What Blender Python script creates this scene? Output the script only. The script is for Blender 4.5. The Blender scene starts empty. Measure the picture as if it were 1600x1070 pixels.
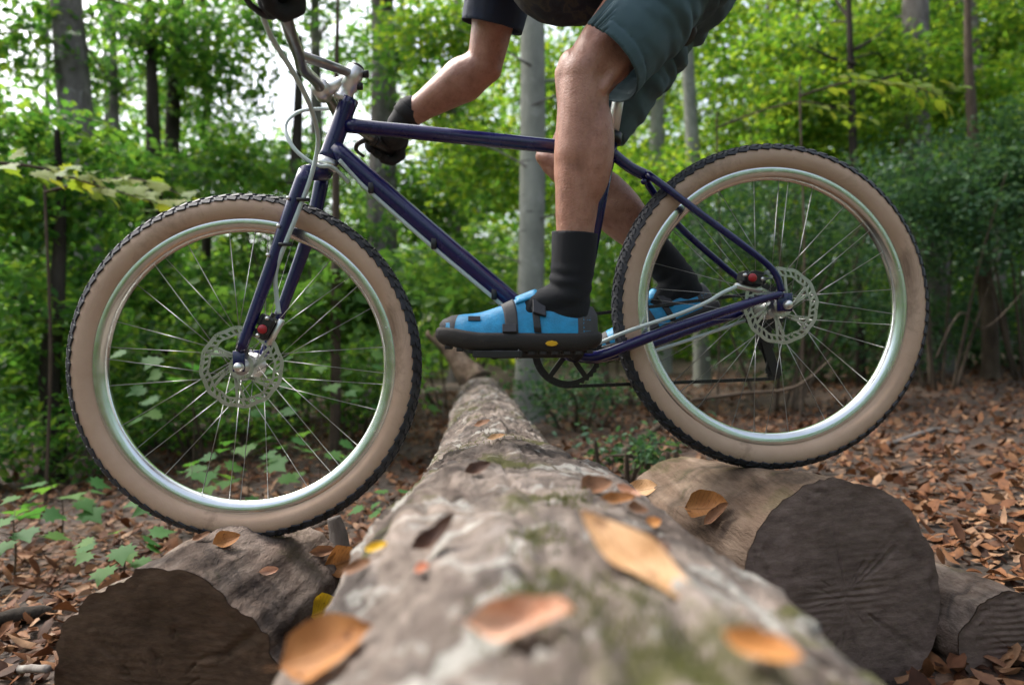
import bpy, bmesh, math, random
import numpy as np
from mathutils import Vector, Matrix, Quaternion
random.seed(7)
rng = np.random.default_rng(11)
R = math.radians
scene = bpy.context.scene
COL = scene.collection
CZ = 0.62                      # camera height
F = 1067.0                     # focal length in photo pixels (24 mm on 36 mm)

# ------------------------------------------------------------------ camera, sky, sun, exposure
cam = bpy.data.cameras.new('camera')
camo = bpy.data.objects.new('camera', cam)
COL.objects.link(camo)
camo.location = (0, 0, CZ)
camo.rotation_euler = (R(90), 0, 0)
cam.sensor_width = 36.0
cam.lens = 24.0
cam.clip_start = 0.02
cam.clip_end = 600
cam.dof.use_dof = True
cam.dof.focus_distance = 1.47
cam.dof.aperture_fstop = 2.2
scene.camera = camo

SUN_EL, SUN_AZ = R(54), R(-58)          # azimuth measured from +Y towards +X
world = bpy.data.worlds.new('World')
scene.world = world
world.use_nodes = True
wn, wl = world.node_tree.nodes, world.node_tree.links
bg = wn['Background']
sky = wn.new('ShaderNodeTexSky')
sky.sky_type = 'NISHITA'
sky.sun_disc = False
sky.sun_elevation = SUN_EL
sky.sun_rotation = SUN_AZ
sky.air_density = 0.9
sky.dust_density = 6.0
sky.ozone_density = 1.0
sat = wn.new('ShaderNodeHueSaturation')          # overcast: the blue is washed out
sat.inputs['Saturation'].default_value = .6
wl.new(sky.outputs[0], sat.inputs['Color'])
wl.new(sat.outputs[0], bg.inputs[0])
bg.inputs[1].default_value = 0.15

sun = bpy.data.lights.new('sun', 'SUN')
sun.energy = 1.5
sun.angle = R(14)
sun.color = (1.0, 0.97, 0.92)
suno = bpy.data.objects.new('sun', sun)
COL.objects.link(suno)
sdir = Vector((math.sin(SUN_AZ) * math.cos(SUN_EL), math.cos(SUN_AZ) * math.cos(SUN_EL), math.sin(SUN_EL)))
suno.rotation_euler = sdir.to_track_quat('Z', 'Y').to_euler()
suno.location = sdir * 40

scene.view_settings.view_transform = 'Standard'
scene.view_settings.look = 'None'
scene.view_settings.exposure = 1.6
scene.view_settings.gamma = 1.0
scene.view_settings.use_curve_mapping = False
scene.render.engine = 'CYCLES'
scene.cycles.max_bounces = 8
scene.cycles.transparent_max_bounces = 8
scene.cycles.use_denoising = True

# ------------------------------------------------------------------ helpers: noise
def _hash(ix, iy, iz):
    h = (ix * 374761393 + iy * 668265263 + iz * 2147483647 + 1013904223) & 0xFFFFFFFF
    h = ((h ^ (h >> 13)) * 1274126177) & 0xFFFFFFFF
    h = h ^ (h >> 16)
    return (h & 0xFFFF).astype(np.float64) / 32767.5 - 1.0

def vnoise(p):
    p = np.asarray(p, float)
    i = np.floor(p).astype(np.int64)
    f = p - i
    f = f * f * f * (f * (f * 6 - 15) + 10)
    o = 0
    for dx in (0, 1):
        for dy in (0, 1):
            for dz in (0, 1):
                w = (f[..., 0] if dx else 1 - f[..., 0]) * (f[..., 1] if dy else 1 - f[..., 1]) * (f[..., 2] if dz else 1 - f[..., 2])
                o = o + w * _hash(i[..., 0] + dx, i[..., 1] + dy, i[..., 2] + dz)
    return o

def fbm(p, oct=4, gain=.5, lac=2.03):
    p = np.asarray(p, float)
    a, o, s = 1.0, 0, 0
    for k in range(oct):
        o = o + a * vnoise(p * (lac ** k) + 17.3 * k)
        s += a
        a *= gain
    return o / s

def sstep(a, b, x):
    t = np.clip((x - a) / (b - a), 0, 1)
    return t * t * (3 - 2 * t)

# ------------------------------------------------------------------ helpers: pixels to points, terrain
def P(px, py, Y):
    return Vector(((px - 800) / F * Y, Y, CZ + (535 - py) / F * Y))

def ground_z(x, y):
    x = np.asarray(x, float); y = np.asarray(y, float)
    d = np.hypot(x, y)
    xx = np.clip(x, -9, 9)
    z = .072 * xx - .005 * np.clip(y, -20, 20) - .06
    q = np.stack([x, y, 0 * x], -1)
    z = z + .035 * fbm(q * .9, 3) + .012 * fbm(q * 4.1 + 9, 2)
    z = z + 3.2 * sstep(10, 60, d)
    return z

# scalar lookups: a fine height table near the camera, the exact field beyond it
_GS = .03; _GX, _GY, _GN, _GM = -7.0, -1.0, 468, 468
_GT = None
def gz(x, y):
    global _GT
    if _GT is None:
        a = _GX + _GS * np.arange(_GN); b = _GY + _GS * np.arange(_GM)
        A_, B_ = np.meshgrid(a, b, indexing='ij'); _GT = ground_z(A_, B_).tolist()
    u = (x - _GX) / _GS; v = (y - _GY) / _GS
    if 0 <= u < _GN - 1 and 0 <= v < _GM - 1:
        i, j = int(u), int(v); u -= i; v -= j
        p, q = _GT[i], _GT[i + 1]
        return (p[j] * (1 - v) + p[j + 1] * v) * (1 - u) + (q[j] * (1 - v) + q[j + 1] * v) * u
    return float(ground_z(np.array([x]), np.array([y]))[0])

# centre log: radius, axis
_LY = [-1, .3, .8, 1.05, 1.5, 1.9, 4.5, 7.5]
_LR = [.29, .287, .272, .255, .222, .198, .180, .14]
def logc_r(y):
    y = np.asarray(y, float)
    return np.interp(y, _LY, _LR)
def logc_r1(y):
    for i in range(len(_LY) - 1):
        if y < _LY[i + 1]:
            t = max(0, (y - _LY[i]) / (_LY[i + 1] - _LY[i])); return _LR[i] + (_LR[i + 1] - _LR[i]) * t
    return _LR[-1]
def logc_x(y):
    return .078 - .06 * np.asarray(y, float)
def logc_z(y):
    return .173 + 0 * np.asarray(y, float)

LOGL = dict(a=Vector((-.612, 1.215, -.012)), b=Vector((-.560, 1.60, -.012)), r=.226)
LOGR = dict(a=Vector((.634, 1.30, .136)), b=Vector((.480, 1.86, .084)), r=.222)

def cyl_top(L, x, y):
    a, b, r = L['a'], L['b'], L['r']
    t = (y - a.y) / (b.y - a.y)
    if t < 0 or t > 1: return -9
    cx = a.x + (b.x - a.x) * t; cz = a.z + (b.z - a.z) * t
    d = r * r - (x - cx) ** 2
    return cz + math.sqrt(d) if d > 0 else -9

def top_z(x, y):
    z = gz(x, y)
    r = logc_r1(y); d = r * r - (x - (.078 - .06 * y)) ** 2
    if d > 0 and y < 7.3: z = max(z, .173 + math.sqrt(d))
    return max(z, cyl_top(LOGL, x, y), cyl_top(LOGR, x, y))

def hit(px, py, far=12):
    y = .2
    while y < far:
        p = P(px, py, y)
        if p.z < top_z(p.x, p.y): return p
        y += .006
    return P(px, py, far)

# ------------------------------------------------------------------ helpers: objects
def link(o, parent=None):
    COL.objects.link(o)
    if parent is not None: o.parent = parent
    return o

def origin_of(parent):
    v = Vector((0, 0, 0)); q = parent
    while q is not None:
        v += q.location; q = q.parent
    return v

def thing(name, label, cat, loc=(0, 0, 0), group=None):
    o = bpy.data.objects.new(name, None)
    o.empty_display_size = .1
    o.location = loc
    o['label'] = label; o['category'] = cat
    if group: o['group'] = group
    return link(o)

def tag(o, label=None, cat=None, group=None, kind=None):
    for k, v in (('label', label), ('category', cat), ('group', group), ('kind', kind)):
        if v: o[k] = v
    return o

def mesh_from(name, V, Fc, mat=None, smooth=True):
    me = bpy.data.meshes.new(name)
    V = np.asarray(V, np.float32)
    if isinstance(Fc, np.ndarray) and Fc.ndim == 2:
        nf, k = Fc.shape
        me.vertices.add(len(V)); me.vertices.foreach_set('co', V.ravel())
        me.loops.add(nf * k); me.loops.foreach_set('vertex_index', Fc.astype(np.int32).ravel())
        me.polygons.add(nf)
        me.polygons.foreach_set('loop_start', np.arange(0, nf * k, k, dtype=np.int32))
        me.update(calc_edges=True)
        me.validate()
    else:
        me.from_pydata([tuple(map(float, v)) for v in V], [], [tuple(map(int, f)) for f in Fc])
        me.update()
    if smooth: me.polygons.foreach_set('use_smooth', np.ones(len(me.polygons), bool))
    if mat is not None: me.materials.append(mat)
    return me

SURF_V, SURF_F = [], []
SURF = None
def add_surface(V, Fc):
    k = sum(len(v) for v in SURF_V)
    SURF_V.append(np.asarray(V, float)); SURF_F.extend([tuple(int(i) + k for i in f) for f in Fc])
def surf_hit(px, py):
    """first point of ground or logs seen along a photo ray, with the local slope"""
    global SURF
    from mathutils.bvhtree import BVHTree
    if SURF is None: SURF = BVHTree.FromPolygons([tuple(v) for v in np.concatenate(SURF_V)], SURF_F)
    o = Vector((0, 0, CZ)); D = (P(px, py, 1) - o).normalized()
    p = SURF.ray_cast(o, D)[0]
    if p is None: p = P(px, py, 6)
    e = .02; h = []
    for dx, dy in ((e, 0), (-e, 0), (0, e), (0, -e)):
        q = SURF.ray_cast(Vector((p.x + dx, p.y + dy, p.z + .12)), Vector((0, 0, -1)))[0]
        h.append(q.z if q is not None else p.z)
    n = Vector((-(h[0] - h[1]) / (2 * e), -(h[2] - h[3]) / (2 * e), 1))
    n.x = max(-1.3, min(1.3, n.x)); n.y = max(-.5, min(.5, n.y))
    return p, n.normalized()

def obj(name, V, Fc, mat, parent=None, smooth=True):
    """mesh given in world coordinates, stored relative to its parent"""
    V = np.asarray(V, float)
    if parent is not None: V = V - np.array(origin_of(parent))
    o = bpy.data.objects.new(name, mesh_from(name, V, Fc, mat, smooth))
    return link(o, parent)

def top_obj(name, V, Fc, mat, loc, smooth=True):
    V = np.asarray(V, float) - np.array(loc)
    o = bpy.data.objects.new(name, mesh_from(name, V, Fc, mat, smooth))
    o.location = loc
    return link(o)

class MB:
    def __init__(s): s.V = []; s.F = []; s.n = 0
    def add(s, V, Fc):
        V = np.asarray(V, float)
        s.V.append(V); s.F.extend([tuple(int(i) + s.n for i in f) for f in Fc]); s.n += len(V)
        return s
    def out(s): return np.concatenate(s.V), s.F

def grid_faces(nu, nv, closed_v=False, off=0):
    f = []
    for i in range(nu - 1):
        for j in range(nv if closed_v else nv - 1):
            a = i * nv + j; b = i * nv + (j + 1) % nv
            f.append((off + a, off + b, off + b + nv, off + a + nv))
    return f

def smooth_path(pts, n=8):
    pts = [Vector(p) for p in pts]
    if len(pts) < 3: return pts
    out = []
    for i in range(len(pts) - 1):
        p0 = pts[max(i - 1, 0)]; p1 = pts[i]; p2 = pts[i + 1]; p3 = pts[min(i + 2, len(pts) - 1)]
        for k in range(n):
            t = k / n
            out.append(.5 * ((2 * p1) + (p2 - p0) * t + (2 * p0 - 5 * p1 + 4 * p2 - p3) * t * t + (3 * p1 - p0 - 3 * p2 + p3) * t ** 3))
    out.append(pts[-1])
    return out

def tube(pts, rad, seg=12, flat=1.0, cap=True):
    pts = [Vector(p) for p in pts]
    n = len(pts)
    if not hasattr(rad, '__len__'): rad = [rad] * n
    elif len(rad) != n: rad = list(np.interp(np.linspace(0, 1, n), np.linspace(0, 1, len(rad)), rad))
    V = []
    t0 = (pts[1] - pts[0]).normalized()
    up = Vector((0, 0, 1)) if abs(t0.z) < .9 else Vector((1, 0, 0))
    a = t0.cross(up).normalized()
    for i in range(n):
        t = (pts[min(i + 1, n - 1)] - pts[max(i - 1, 0)]).normalized()
        a = (a - t * a.dot(t)).normalized()
        b = t.cross(a)
        for k in range(seg):
            th = 2 * math.pi * k / seg
            V.append(pts[i] + a * (math.cos(th) * rad[i]) + b * (math.sin(th) * rad[i] * flat))
    Fc = grid_faces(n, seg, True)
    if cap:
        Fc.append(tuple(range(seg))[::-1]); Fc.append(tuple(range((n - 1) * seg, n * seg)))
    return np.array([tuple(v) for v in V]), Fc

def lathe(profile, c, axis, seg=48, closed=False):
    """profile: (radius, offset along axis)"""
    axis = Vector(axis).normalized(); c = Vector(c)
    up = Vector((0, 0, 1)) if abs(axis.z) < .9 else Vector((1, 0, 0))
    a = axis.cross(up).normalized(); b = axis.cross(a)
    th = np.linspace(0, 2 * np.pi, seg, endpoint=False)
    A, B, X, C = map(np.array, (a, b, axis, c))
    V = []
    for r, o in profile:
        V.append(C + X * o + np.outer(np.cos(th) * r, A) + np.outer(np.sin(th) * r, B))
    n = len(profile)
    Fc = grid_faces(n, seg, True)
    if closed: Fc += [((n - 1) * seg + j, (n - 1) * seg + (j + 1) % seg, (j + 1) % seg, j) for j in range(seg)]
    return np.concatenate(V), Fc

def box(c, ex, ey, ez, bev=.15):
    """bevelled box: half extents given as vectors ex, ey, ez"""
    c = Vector(c); ex, ey, ez = Vector(ex), Vector(ey), Vector(ez)
    V = []; m = min(ex.length, ey.length, ez.length) * bev
    ux, uy, uz = ex.normalized(), ey.normalized(), ez.normalized()
    idx = {}
    for sx in (-1, 1):
        for sy in (-1, 1):
            for sz in (-1, 1):
                k = c + ex * sx + ey * sy + ez * sz
                for ax, d in enumerate((ux * -sx * m, uy * -sy * m, uz * -sz * m)):
                    dd = [ux * -sx * m, uy * -sy * m, uz * -sz * m]; dd.pop(ax)
                    idx[(sx, sy, sz, ax)] = len(V); V.append(k + dd[0] + dd[1])
    Fc = []
    for ax in range(3):
        for s in (-1, 1):
            q = []
            for (p, r) in ((-1, -1), (1, -1), (1, 1), (-1, 1)):
                key = [p, r]; key.insert(ax, s); q.append(idx[(*key, ax)])
            Fc.append(tuple(q))
    for ax in range(3):            # edges parallel to ax
        o = [i for i in range(3) if i != ax]
        for s1 in (-1, 1):
            for s2 in (-1, 1):
                k = []
                for e, axn in ((-1, o[0]), (1, o[0]), (1, o[1]), (-1, o[1])):
                    key = [0, 0, 0]; key[ax] = e; key[o[0]] = s1; key[o[1]] = s2
                    k.append(idx[(*key, axn)])
                Fc.append(tuple(k))
    for sx in (-1, 1):
        for sy in (-1, 1):
            for sz in (-1, 1): Fc.append(tuple(idx[(sx, sy, sz, a)] for a in range(3)))
    return np.array([tuple(v) for v in V]), Fc

def fix_normals(o):
    bm = bmesh.new(); bm.from_mesh(o.data); bmesh.ops.recalc_face_normals(bm, faces=bm.faces[:]); bm.to_mesh(o.data); bm.free()
    return o

# ------------------------------------------------------------------ helpers: materials
def mat(name):
    m = bpy.data.materials.new(name); m.use_nodes = True
    nt = m.node_tree
    return m, nt, nt.nodes, nt.links, nt.nodes['Principled BSDF']

def n_noise(N, L, coord, scale, detail=5, rough=.6, dist=0, vec=None):
    t = N.new('ShaderNodeTexNoise'); t.inputs['Scale'].default_value = scale
    t.inputs['Detail'].default_value = detail; t.inputs['Roughness'].default_value = rough; t.inputs['Distortion'].default_value = dist
    if vec is not None:
        mp = N.new('ShaderNodeMapping'); mp.inputs['Scale'].default_value = vec
        L.new(coord, mp.inputs['Vector']); L.new(mp.outputs[0], t.inputs['Vector'])
    else: L.new(coord, t.inputs['Vector'])
    return t

def n_ramp(N, L, fac, stops, interp='LINEAR'):
    r = N.new('ShaderNodeValToRGB'); r.color_ramp.interpolation = interp
    e = r.color_ramp.elements
    while len(e) < len(stops): e.new(.5)
    for el, (p, c) in zip(e, stops):
        el.position = p; el.color = (*c, 1) if len(c) == 3 else c
    L.new(fac, r.inputs[0])
    return r

def n_mix(N, L, fac, a, b, blend='MIX'):
    m = N.new('ShaderNodeMix'); m.data_type = 'RGBA'; m.blend_type = blend
    for s, v in ((m.inputs[0], fac), (m.inputs[6], a), (m.inputs[7], b)):
        if hasattr(v, 'is_output'): L.new(v, s)
        elif hasattr(v, '__len__'): s.default_value = (*v, 1) if len(v) == 3 else v
        else: s.default_value = v
    return m.outputs[2]

def n_bump(N, L, h, bsdf, strength=.5, dist=.01):
    b = N.new('ShaderNodeBump'); b.inputs['Strength'].default_value = strength; b.inputs['Distance'].default_value = dist
    L.new(h, b.inputs['Height']); L.new(b.outputs[0], bsdf.inputs['Normal'])
    return b

def simple(name, col, rough=.5, metal=0, var=.15, scale=30, bump=0, coat=0, spec=None, col2=None):
    m, nt, N, L, b = mat(name)
    tc = N.new('ShaderNodeTexCoord')
    t = n_noise(N, L, tc.outputs['Object'], scale)
    lo = tuple(c * (1 - var) for c in col); hi = tuple(min(1, c * (1 + var)) for c in (col2 or col))
    r = n_ramp(N, L, t.outputs[0], [(.3, lo), (.7, hi)])
    L.new(r.outputs[0], b.inputs['Base Color'])
    b.inputs['Metallic'].default_value = metal
    rr = n_ramp(N, L, t.outputs[0], [(.25, (max(0, rough - .08),) * 3), (.75, (min(1, rough + .08),) * 3)])
    L.new(rr.outputs[0], b.inputs['Roughness'])
    if coat: b.inputs['Coat Weight'].default_value = coat; b.inputs['Coat Roughness'].default_value = .08
    if spec is not None: b.inputs['Specular IOR Level'].default_value = spec
    if bump:
        t2 = n_noise(N, L, tc.outputs['Object'], scale * 6)
        n_bump(N, L, t2.outputs[0], b, bump, .002)
    return m

def leaf_mat(name, cols, trans=.45, rough=.5, tboost=1.8, veins=False):
    m, nt, N, L, b = mat(name)
    g = N.new('ShaderNodeNewGeometry')
    r = n_ramp(N, L, g.outputs['Random Per Island'], [(i / (len(cols) - 1), c) for i, c in enumerate(cols)])
    c = r.outputs[0]
    b.inputs['Roughness'].default_value = rough; b.inputs['Specular IOR Level'].default_value = .22
    L.new(c, b.inputs['Base Color'])
    tr = N.new('ShaderNodeBsdfTranslucent')
    tc = n_mix(N, L, 1.0, c, (tboost, tboost * .95, tboost * .55), 'MULTIPLY')
    L.new(tc, tr.inputs['Color'])
    mx = N.new('ShaderNodeMixShader'); mx.inputs[0].default_value = trans
    L.new(b.outputs[0], mx.inputs[1]); L.new(tr.outputs[0], mx.inputs[2])
    L.new(mx.outputs[0], N['Material Output'].inputs['Surface'])
    return m

def dry_leaf_mat(name, cols, trans=.2, rough=.6, random='object'):
    m, nt, N, L, b = mat(name)
    if random == 'object':
        s = N.new('ShaderNodeObjectInfo').outputs['Random']
    else: s = N.new('ShaderNodeNewGeometry').outputs['Random Per Island']
    r = n_ramp(N, L, s, [(i / max(1, len(cols) - 1), c) for i, c in enumerate(cols)])
    tc = N.new('ShaderNodeTexCoord')
    t = n_noise(N, L, tc.outputs['Object'], 40, 4)
    c = n_mix(N, L, .8, r.outputs[0], n_ramp(N, L, t.outputs[0], [(.3, (.45, .4, .38)), (.6, (1.1, 1.05, 1.0))]).outputs[0], 'MULTIPLY')
    L.new(c, b.inputs['Base Color']); b.inputs['Roughness'].default_value = rough; b.inputs['Specular IOR Level'].default_value = .15
    tr = N.new('ShaderNodeBsdfTranslucent'); L.new(c, tr.inputs['Color'])
    mx = N.new('ShaderNodeMixShader'); mx.inputs[0].default_value = trans
    L.new(b.outputs[0], mx.inputs[1]); L.new(tr.outputs[0], mx.inputs[2])
    L.new(mx.outputs[0], N['Material Output'].inputs['Surface'])
    return m

def bark_mat(name, stops, scale=9, stretch=(1, 1, .25), bump=.6, moss=0, moss_col=(.060, .060, .020), lichen=0, scars=0, blotch=0):
    m, nt, N, L, b = mat(name)
    tc = N.new('ShaderNodeTexCoord'); co = tc.outputs['Object']
    t = n_noise(N, L, co, scale, 8, .65, .4, stretch)
    c = n_ramp(N, L, t.outputs[0], stops).outputs[0]
    big = n_noise(N, L, co, scale * .35, 4, .6)
    c = n_mix(N, L, .6, c, n_ramp(N, L, big.outputs[0], [(.3, (.55, .55, .57)), (.65, (1.15, 1.12, 1.1))]).outputs[0], 'MULTIPLY')
    if blotch:
        bt = n_noise(N, L, co, 5.5, 5, .62, 1.2)
        c = n_mix(N, L, blotch, c, n_ramp(N, L, bt.outputs[0], [(.36, (.30, .30, .32)), (.47, (.85, .82, .8)), (.6, (1.2, 1.15, 1.12))]).outputs[0], 'MULTIPLY')
    if lichen:
        lt = n_noise(N, L, co, scale * .9, 6, .6, .8)
        lm = n_ramp(N, L, lt.outputs[0], [(.56, (0, 0, 0)), (.62, (lichen,) * 3)]).outputs[0]
        c = n_mix(N, L, lm, c, (.36, .36, .33))
    if scars:
        st = n_noise(N, L, co, 5, 3, .5, 0, (.6, .6, 3.2))
        sm = n_ramp(N, L, st.outputs[0], [(.66, (0, 0, 0)), (.72, (scars,) * 3)]).outputs[0]
        c = n_mix(N, L, sm, c, (.05, .045, .04))
    if moss:
        mt = n_noise(N, L, co, scale * .42, 6, .65, .5)
        mm = n_ramp(N, L, mt.outputs[0], [(.545, (0, 0, 0)), (.62, (moss,) * 3)]).outputs[0]
        c = n_mix(N, L, mm, c, moss_col)
    L.new(c, b.inputs['Base Color']); b.inputs['Roughness'].default_value = .85
    b.inputs['Specular IOR Level'].default_value = .12
    f = n_noise(N, L, co, scale * 5, 6, .65, .2, stretch)
    n_bump(N, L, f.outputs[0], b, bump, .012)
    return m

M = {}
M['navy'] = simple('navy_paint', (.0055, .0055, .070), .26, 0, .2, 12, 0, .6, .35)
M['silver'] = simple('brushed_alloy', (.74, .74, .72), .42, 1, .06, 60, 0)
M['rim'] = simple('polished_rim', (.72, .75, .73), .2, 1, .05, 40, 0)
M['spoke'] = simple('spoke_steel', (.33, .33, .33), .42, 1, .1, 50)
M['steel'] = simple('steel', (.55, .55, .54), .3, 1, .1, 50)
M['bargrey'] = simple('bar_metal', (.34, .34, .33), .33, 1, .1, 60, .05)
M['black'] = simple('black_alloy', (.012, .012, .014), .42, 0, .2, 40)
M['rubber'] = simple('tread_rubber', (.022, .023, .027), .62, 0, .35, 25, .3, 0, .35, (.04, .042, .05))
def tan_wall():
    m, nt, N, L, b = mat('tan_sidewall')
    tc = N.new('ShaderNodeTexCoord'); co = tc.outputs['Object']
    t = n_noise(N, L, co, 9, 5); c = n_ramp(N, L, t.outputs[0], [(.3, (.44, .295, .205)), (.7, (.54, .385, .285))]).outputs[0]
    dt = n_noise(N, L, co, 5, 8, .72, .6)                      # dried mud smears
    dm = n_ramp(N, L, dt.outputs[0], [(.56, (0, 0, 0)), (.72, (.75, .75, .75))]).outputs[0]
    c = n_mix(N, L, dm, c, (.12, .075, .05))
    L.new(c, b.inputs['Base Color']); b.inputs['Roughness'].default_value = .62; b.inputs['Specular IOR Level'].default_value = .3
    f = n_noise(N, L, co, 320, 3); n_bump(N, L, f.outputs[0], b, .3, .002)
    return m
M['tan'] = tan_wall()
M['hose'] = simple('pale_hose', (.47, .55, .54), .4, 0, .08, 20)
M['red'] = simple('red_cap', (.35, .012, .02), .35, 0, .1, 20)
M['glove'] = simple('black_glove_cloth', (.012, .012, .014), .85, 0, .3, 80, .4)
M['sock'] = simple('black_sock_knit', (.006, .007, .010), .9, 0, .35, 120, .5)
M['shoe_blue'] = simple('blue_shoe_upper', (.008, .24, .48), .45, 0, .22, 45, .6)
M['shoe_grey'] = simple('grey_shoe_rand', (.045, .044, .047), .65, 0, .2, 50, .2)
M['sole'] = simple('black_sole_rubber', (.018, .015, .014), .7, 0, .25, 40, .3)
M['badge'] = simple('yellow_badge', (.65, .36, .01), .4, 0, .05, 30)
M['saddle'] = simple('black_saddle', (.012, .012, .012), .5, 0, .2, 30)

# ------------------------------------------------------------------ ground
def build_ground():
    m, nt, N, L, b = mat('forest_soil')
    tc = N.new('ShaderNodeTexCoord'); co = tc.outputs['Object']
    w = n_noise(N, L, co, 9, 4)
    wv = n_mix(N, L, .06, co, w.outputs['Color'])
    v = N.new('ShaderNodeTexVoronoi'); v.inputs['Scale'].default_value = 17; L.new(wv, v.inputs['Vector'])
    sp = N.new('ShaderNodeSeparateColor'); L.new(v.outputs['Color'], sp.inputs[0])
    c1 = n_ramp(N, L, sp.outputs[0], [(0, (.02, .012, .008)), (.35, (.05, .028, .017)), (.7, (.09, .05, .03)), (1, (.13, .08, .05))]).outputs[0]
    n2 = n_noise(N, L, co, 3.1, 5)
    c = n_mix(N, L, n_ramp(N, L, n2.outputs[0], [(.42, (0, 0, 0)), (.62, (1, 1, 1))]).outputs[0], c1, (.030, .020, .013))
    n3 = n_noise(N, L, co, 45, 4)
    c = n_mix(N, L, .8, c, n_ramp(N, L, n3.outputs[0], [(.3, (.35, .33, .3)), (.65, (1.1, 1.1, 1.1))]).outputs[0], 'MULTIPLY')
    L.new(c, b.inputs['Base Color']); b.inputs['Roughness'].default_value = .9
    n_bump(N, L, v.outputs['Distance'], b, .9, .03)
    GN = 301
    def sheet(nx):
        a = np.linspace(-1, 1, nx); return np.sign(a) * (np.abs(a) ** 2.6)
    xs = sheet(GN) * 150; ys = sheet(GN) * 150 + 2
    X, Y = np.meshgrid(xs, ys, indexing='ij')
    V = np.stack([X, Y, ground_z(X, Y)], -1).reshape(-1, 3)
    n = GN; i, j = np.meshgrid(np.arange(n - 1), np.arange(n - 1), indexing='ij')
    a = (i * n + j).ravel(); Fc = np.stack([a, a + n, a + n + 1, a + 1], 1)
    near = (np.abs(V[Fc[:, 0], 0]) < 8) & (np.abs(V[Fc[:, 0], 1] - 4) < 8)
    add_surface(V, Fc[near])
    o = top_obj('ground', V, Fc, m, (0, 0, 0)); tag(o, kind='structure')
build_ground()

# ------------------------------------------------------------------ logs
def log_side(A, B, r, na, ns, seed, amp, nonu=None, rfun=None, end_taper=0):
    """bark surface of a log from A to B as a grid"""
    A, B = Vector(A), Vector(B)
    t = np.linspace(0, 1, na) if nonu is None else nonu
    ax = (B - A).normalized(); s = ax.cross(Vector((0, 0, 1))).normalized(); u = s.cross(ax)
    th = np.linspace(0, 2 * np.pi, ns, endpoint=False)
    T, TH = np.meshgrid(t, th, indexing='ij')
    Ln = (B - A).length
    d = np.stack([np.cos(TH) * 1.0, np.sin(TH) * 1.0, T * Ln / max(r, .01) * .35], -1)
    rr = r * (1 + amp * fbm(d * 1.6 + seed, 4) + amp * .55 * fbm(d * np.array([5, 5, 1.2]) + seed + 5, 3) + amp * .25 * fbm(d * np.array([16, 16, 5]) + seed + 9, 3))
    if end_taper: rr = rr * (1 - end_taper * sstep(.85, 1.0, T))
    pos = np.array(A) + T[..., None] * np.array(B - A) + (np.cos(TH) * rr)[..., None] * np.array(s) + (np.sin(TH) * rr)[..., None] * np.array(u)
    return pos, rr, th, s, u

def cut_log(name, label, Lg, m_bark, m_end, seed, amp, tilt=(0, 0, 0), na=90, ns=140):
    base = Vector((Lg['a'].x, Lg['a'].y, gz(Lg['a'].x, Lg['a'].y)))
    root = thing(name, label, 'log', base)
    pos, rr, th, s, u = log_side(Lg['a'], Lg['b'], Lg['r'], na, ns, seed, amp)
    # saw cut: the front ring is ragged along the axis
    ax = np.array((Lg['b'] - Lg['a']).normalized())
    q = np.stack([np.cos(th) * 3, np.sin(th) * 3, 0 * th + seed], -1)
    V = pos.reshape(-1, 3); Fc = grid_faces(na, ns, True)
    nb = len(V)
    V = np.concatenate([V, [np.array(Lg['b'])]]); Fc += [((na - 1) * ns + j, (na - 1) * ns + (j + 1) % ns, nb) for j in range(ns)]
    add_surface(V, Fc)
    fix_normals(obj('bark', V, Fc, m_bark, root))
    # end grain
    nr = 40
    rim = pos[0]; c = np.array(Lg['a'])
    f = np.linspace(0, 1, nr)[::-1]
    E = c + (rim - c)[None] * f[:, None, None]
    rad = f[:, None] * rr[0][None]
    x = (rad * np.cos(th)[None]); y = rad * np.sin(th)[None]
    g = np.stack([x, y, 0 * x], -1)
    cr = np.abs(vnoise(np.stack([np.cos(th)[None] * 4.2 + 0 * f[:, None], np.sin(th)[None] * 4.2 + 0 * f[:, None], f[:, None] * 1.1 + 0 * th[None] + seed], -1)))
    crack = -np.exp(-(cr / .035) ** 2) * .006 * sstep(.05, .4, f)[:, None]
    saw = .0012 * np.sin((y * 520 + 3 * fbm(g * 12, 2)))
    disp = crack + .006 * fbm(g * 9 + seed, 4) + saw + .0016 * fbm(g * np.array([40, 90, 1]), 3)
    disp = disp * sstep(1.0, .93, f)[:, None]
    E = E - ax * (disp + .002)[..., None]
    Ev = E.reshape(-1, 3)
    Fe = grid_faces(nr, ns, True)
    fix_normals(obj('cut_end', Ev, Fe, m_end, root))
    return root

def end_mat(name, lo, hi):
    m, nt, N, L, b = mat(name)
    tc = N.new('ShaderNodeTexCoord'); co = tc.outputs['Object']
    saw = n_noise(N, L, co, 22, 7, .7, .1, (1, 1, 3.2))
    bl = n_noise(N, L, co, 6, 5)
    c = n_ramp(N, L, saw.outputs[0], [(.25, lo), (.52, tuple((a + b_) / 2 for a, b_ in zip(lo, hi))), (.8, hi)]).outputs[0]
    c = n_mix(N, L, .85, c, n_ramp(N, L, bl.outputs[0], [(.3, (.55, .52, .48)), (.7, (1.2, 1.15, 1.1))]).outputs[0], 'MULTIPLY')
    L.new(c, b.inputs['Base Color']); b.inputs['Roughness'].default_value = .85; b.inputs['Specular IOR Level'].default_value = .2
    f = n_noise(N, L, co, 70, 6, .7, 0, (1, 1, 2)); n_bump(N, L, f.outputs[0], b, .45, .005)
    return m

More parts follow.
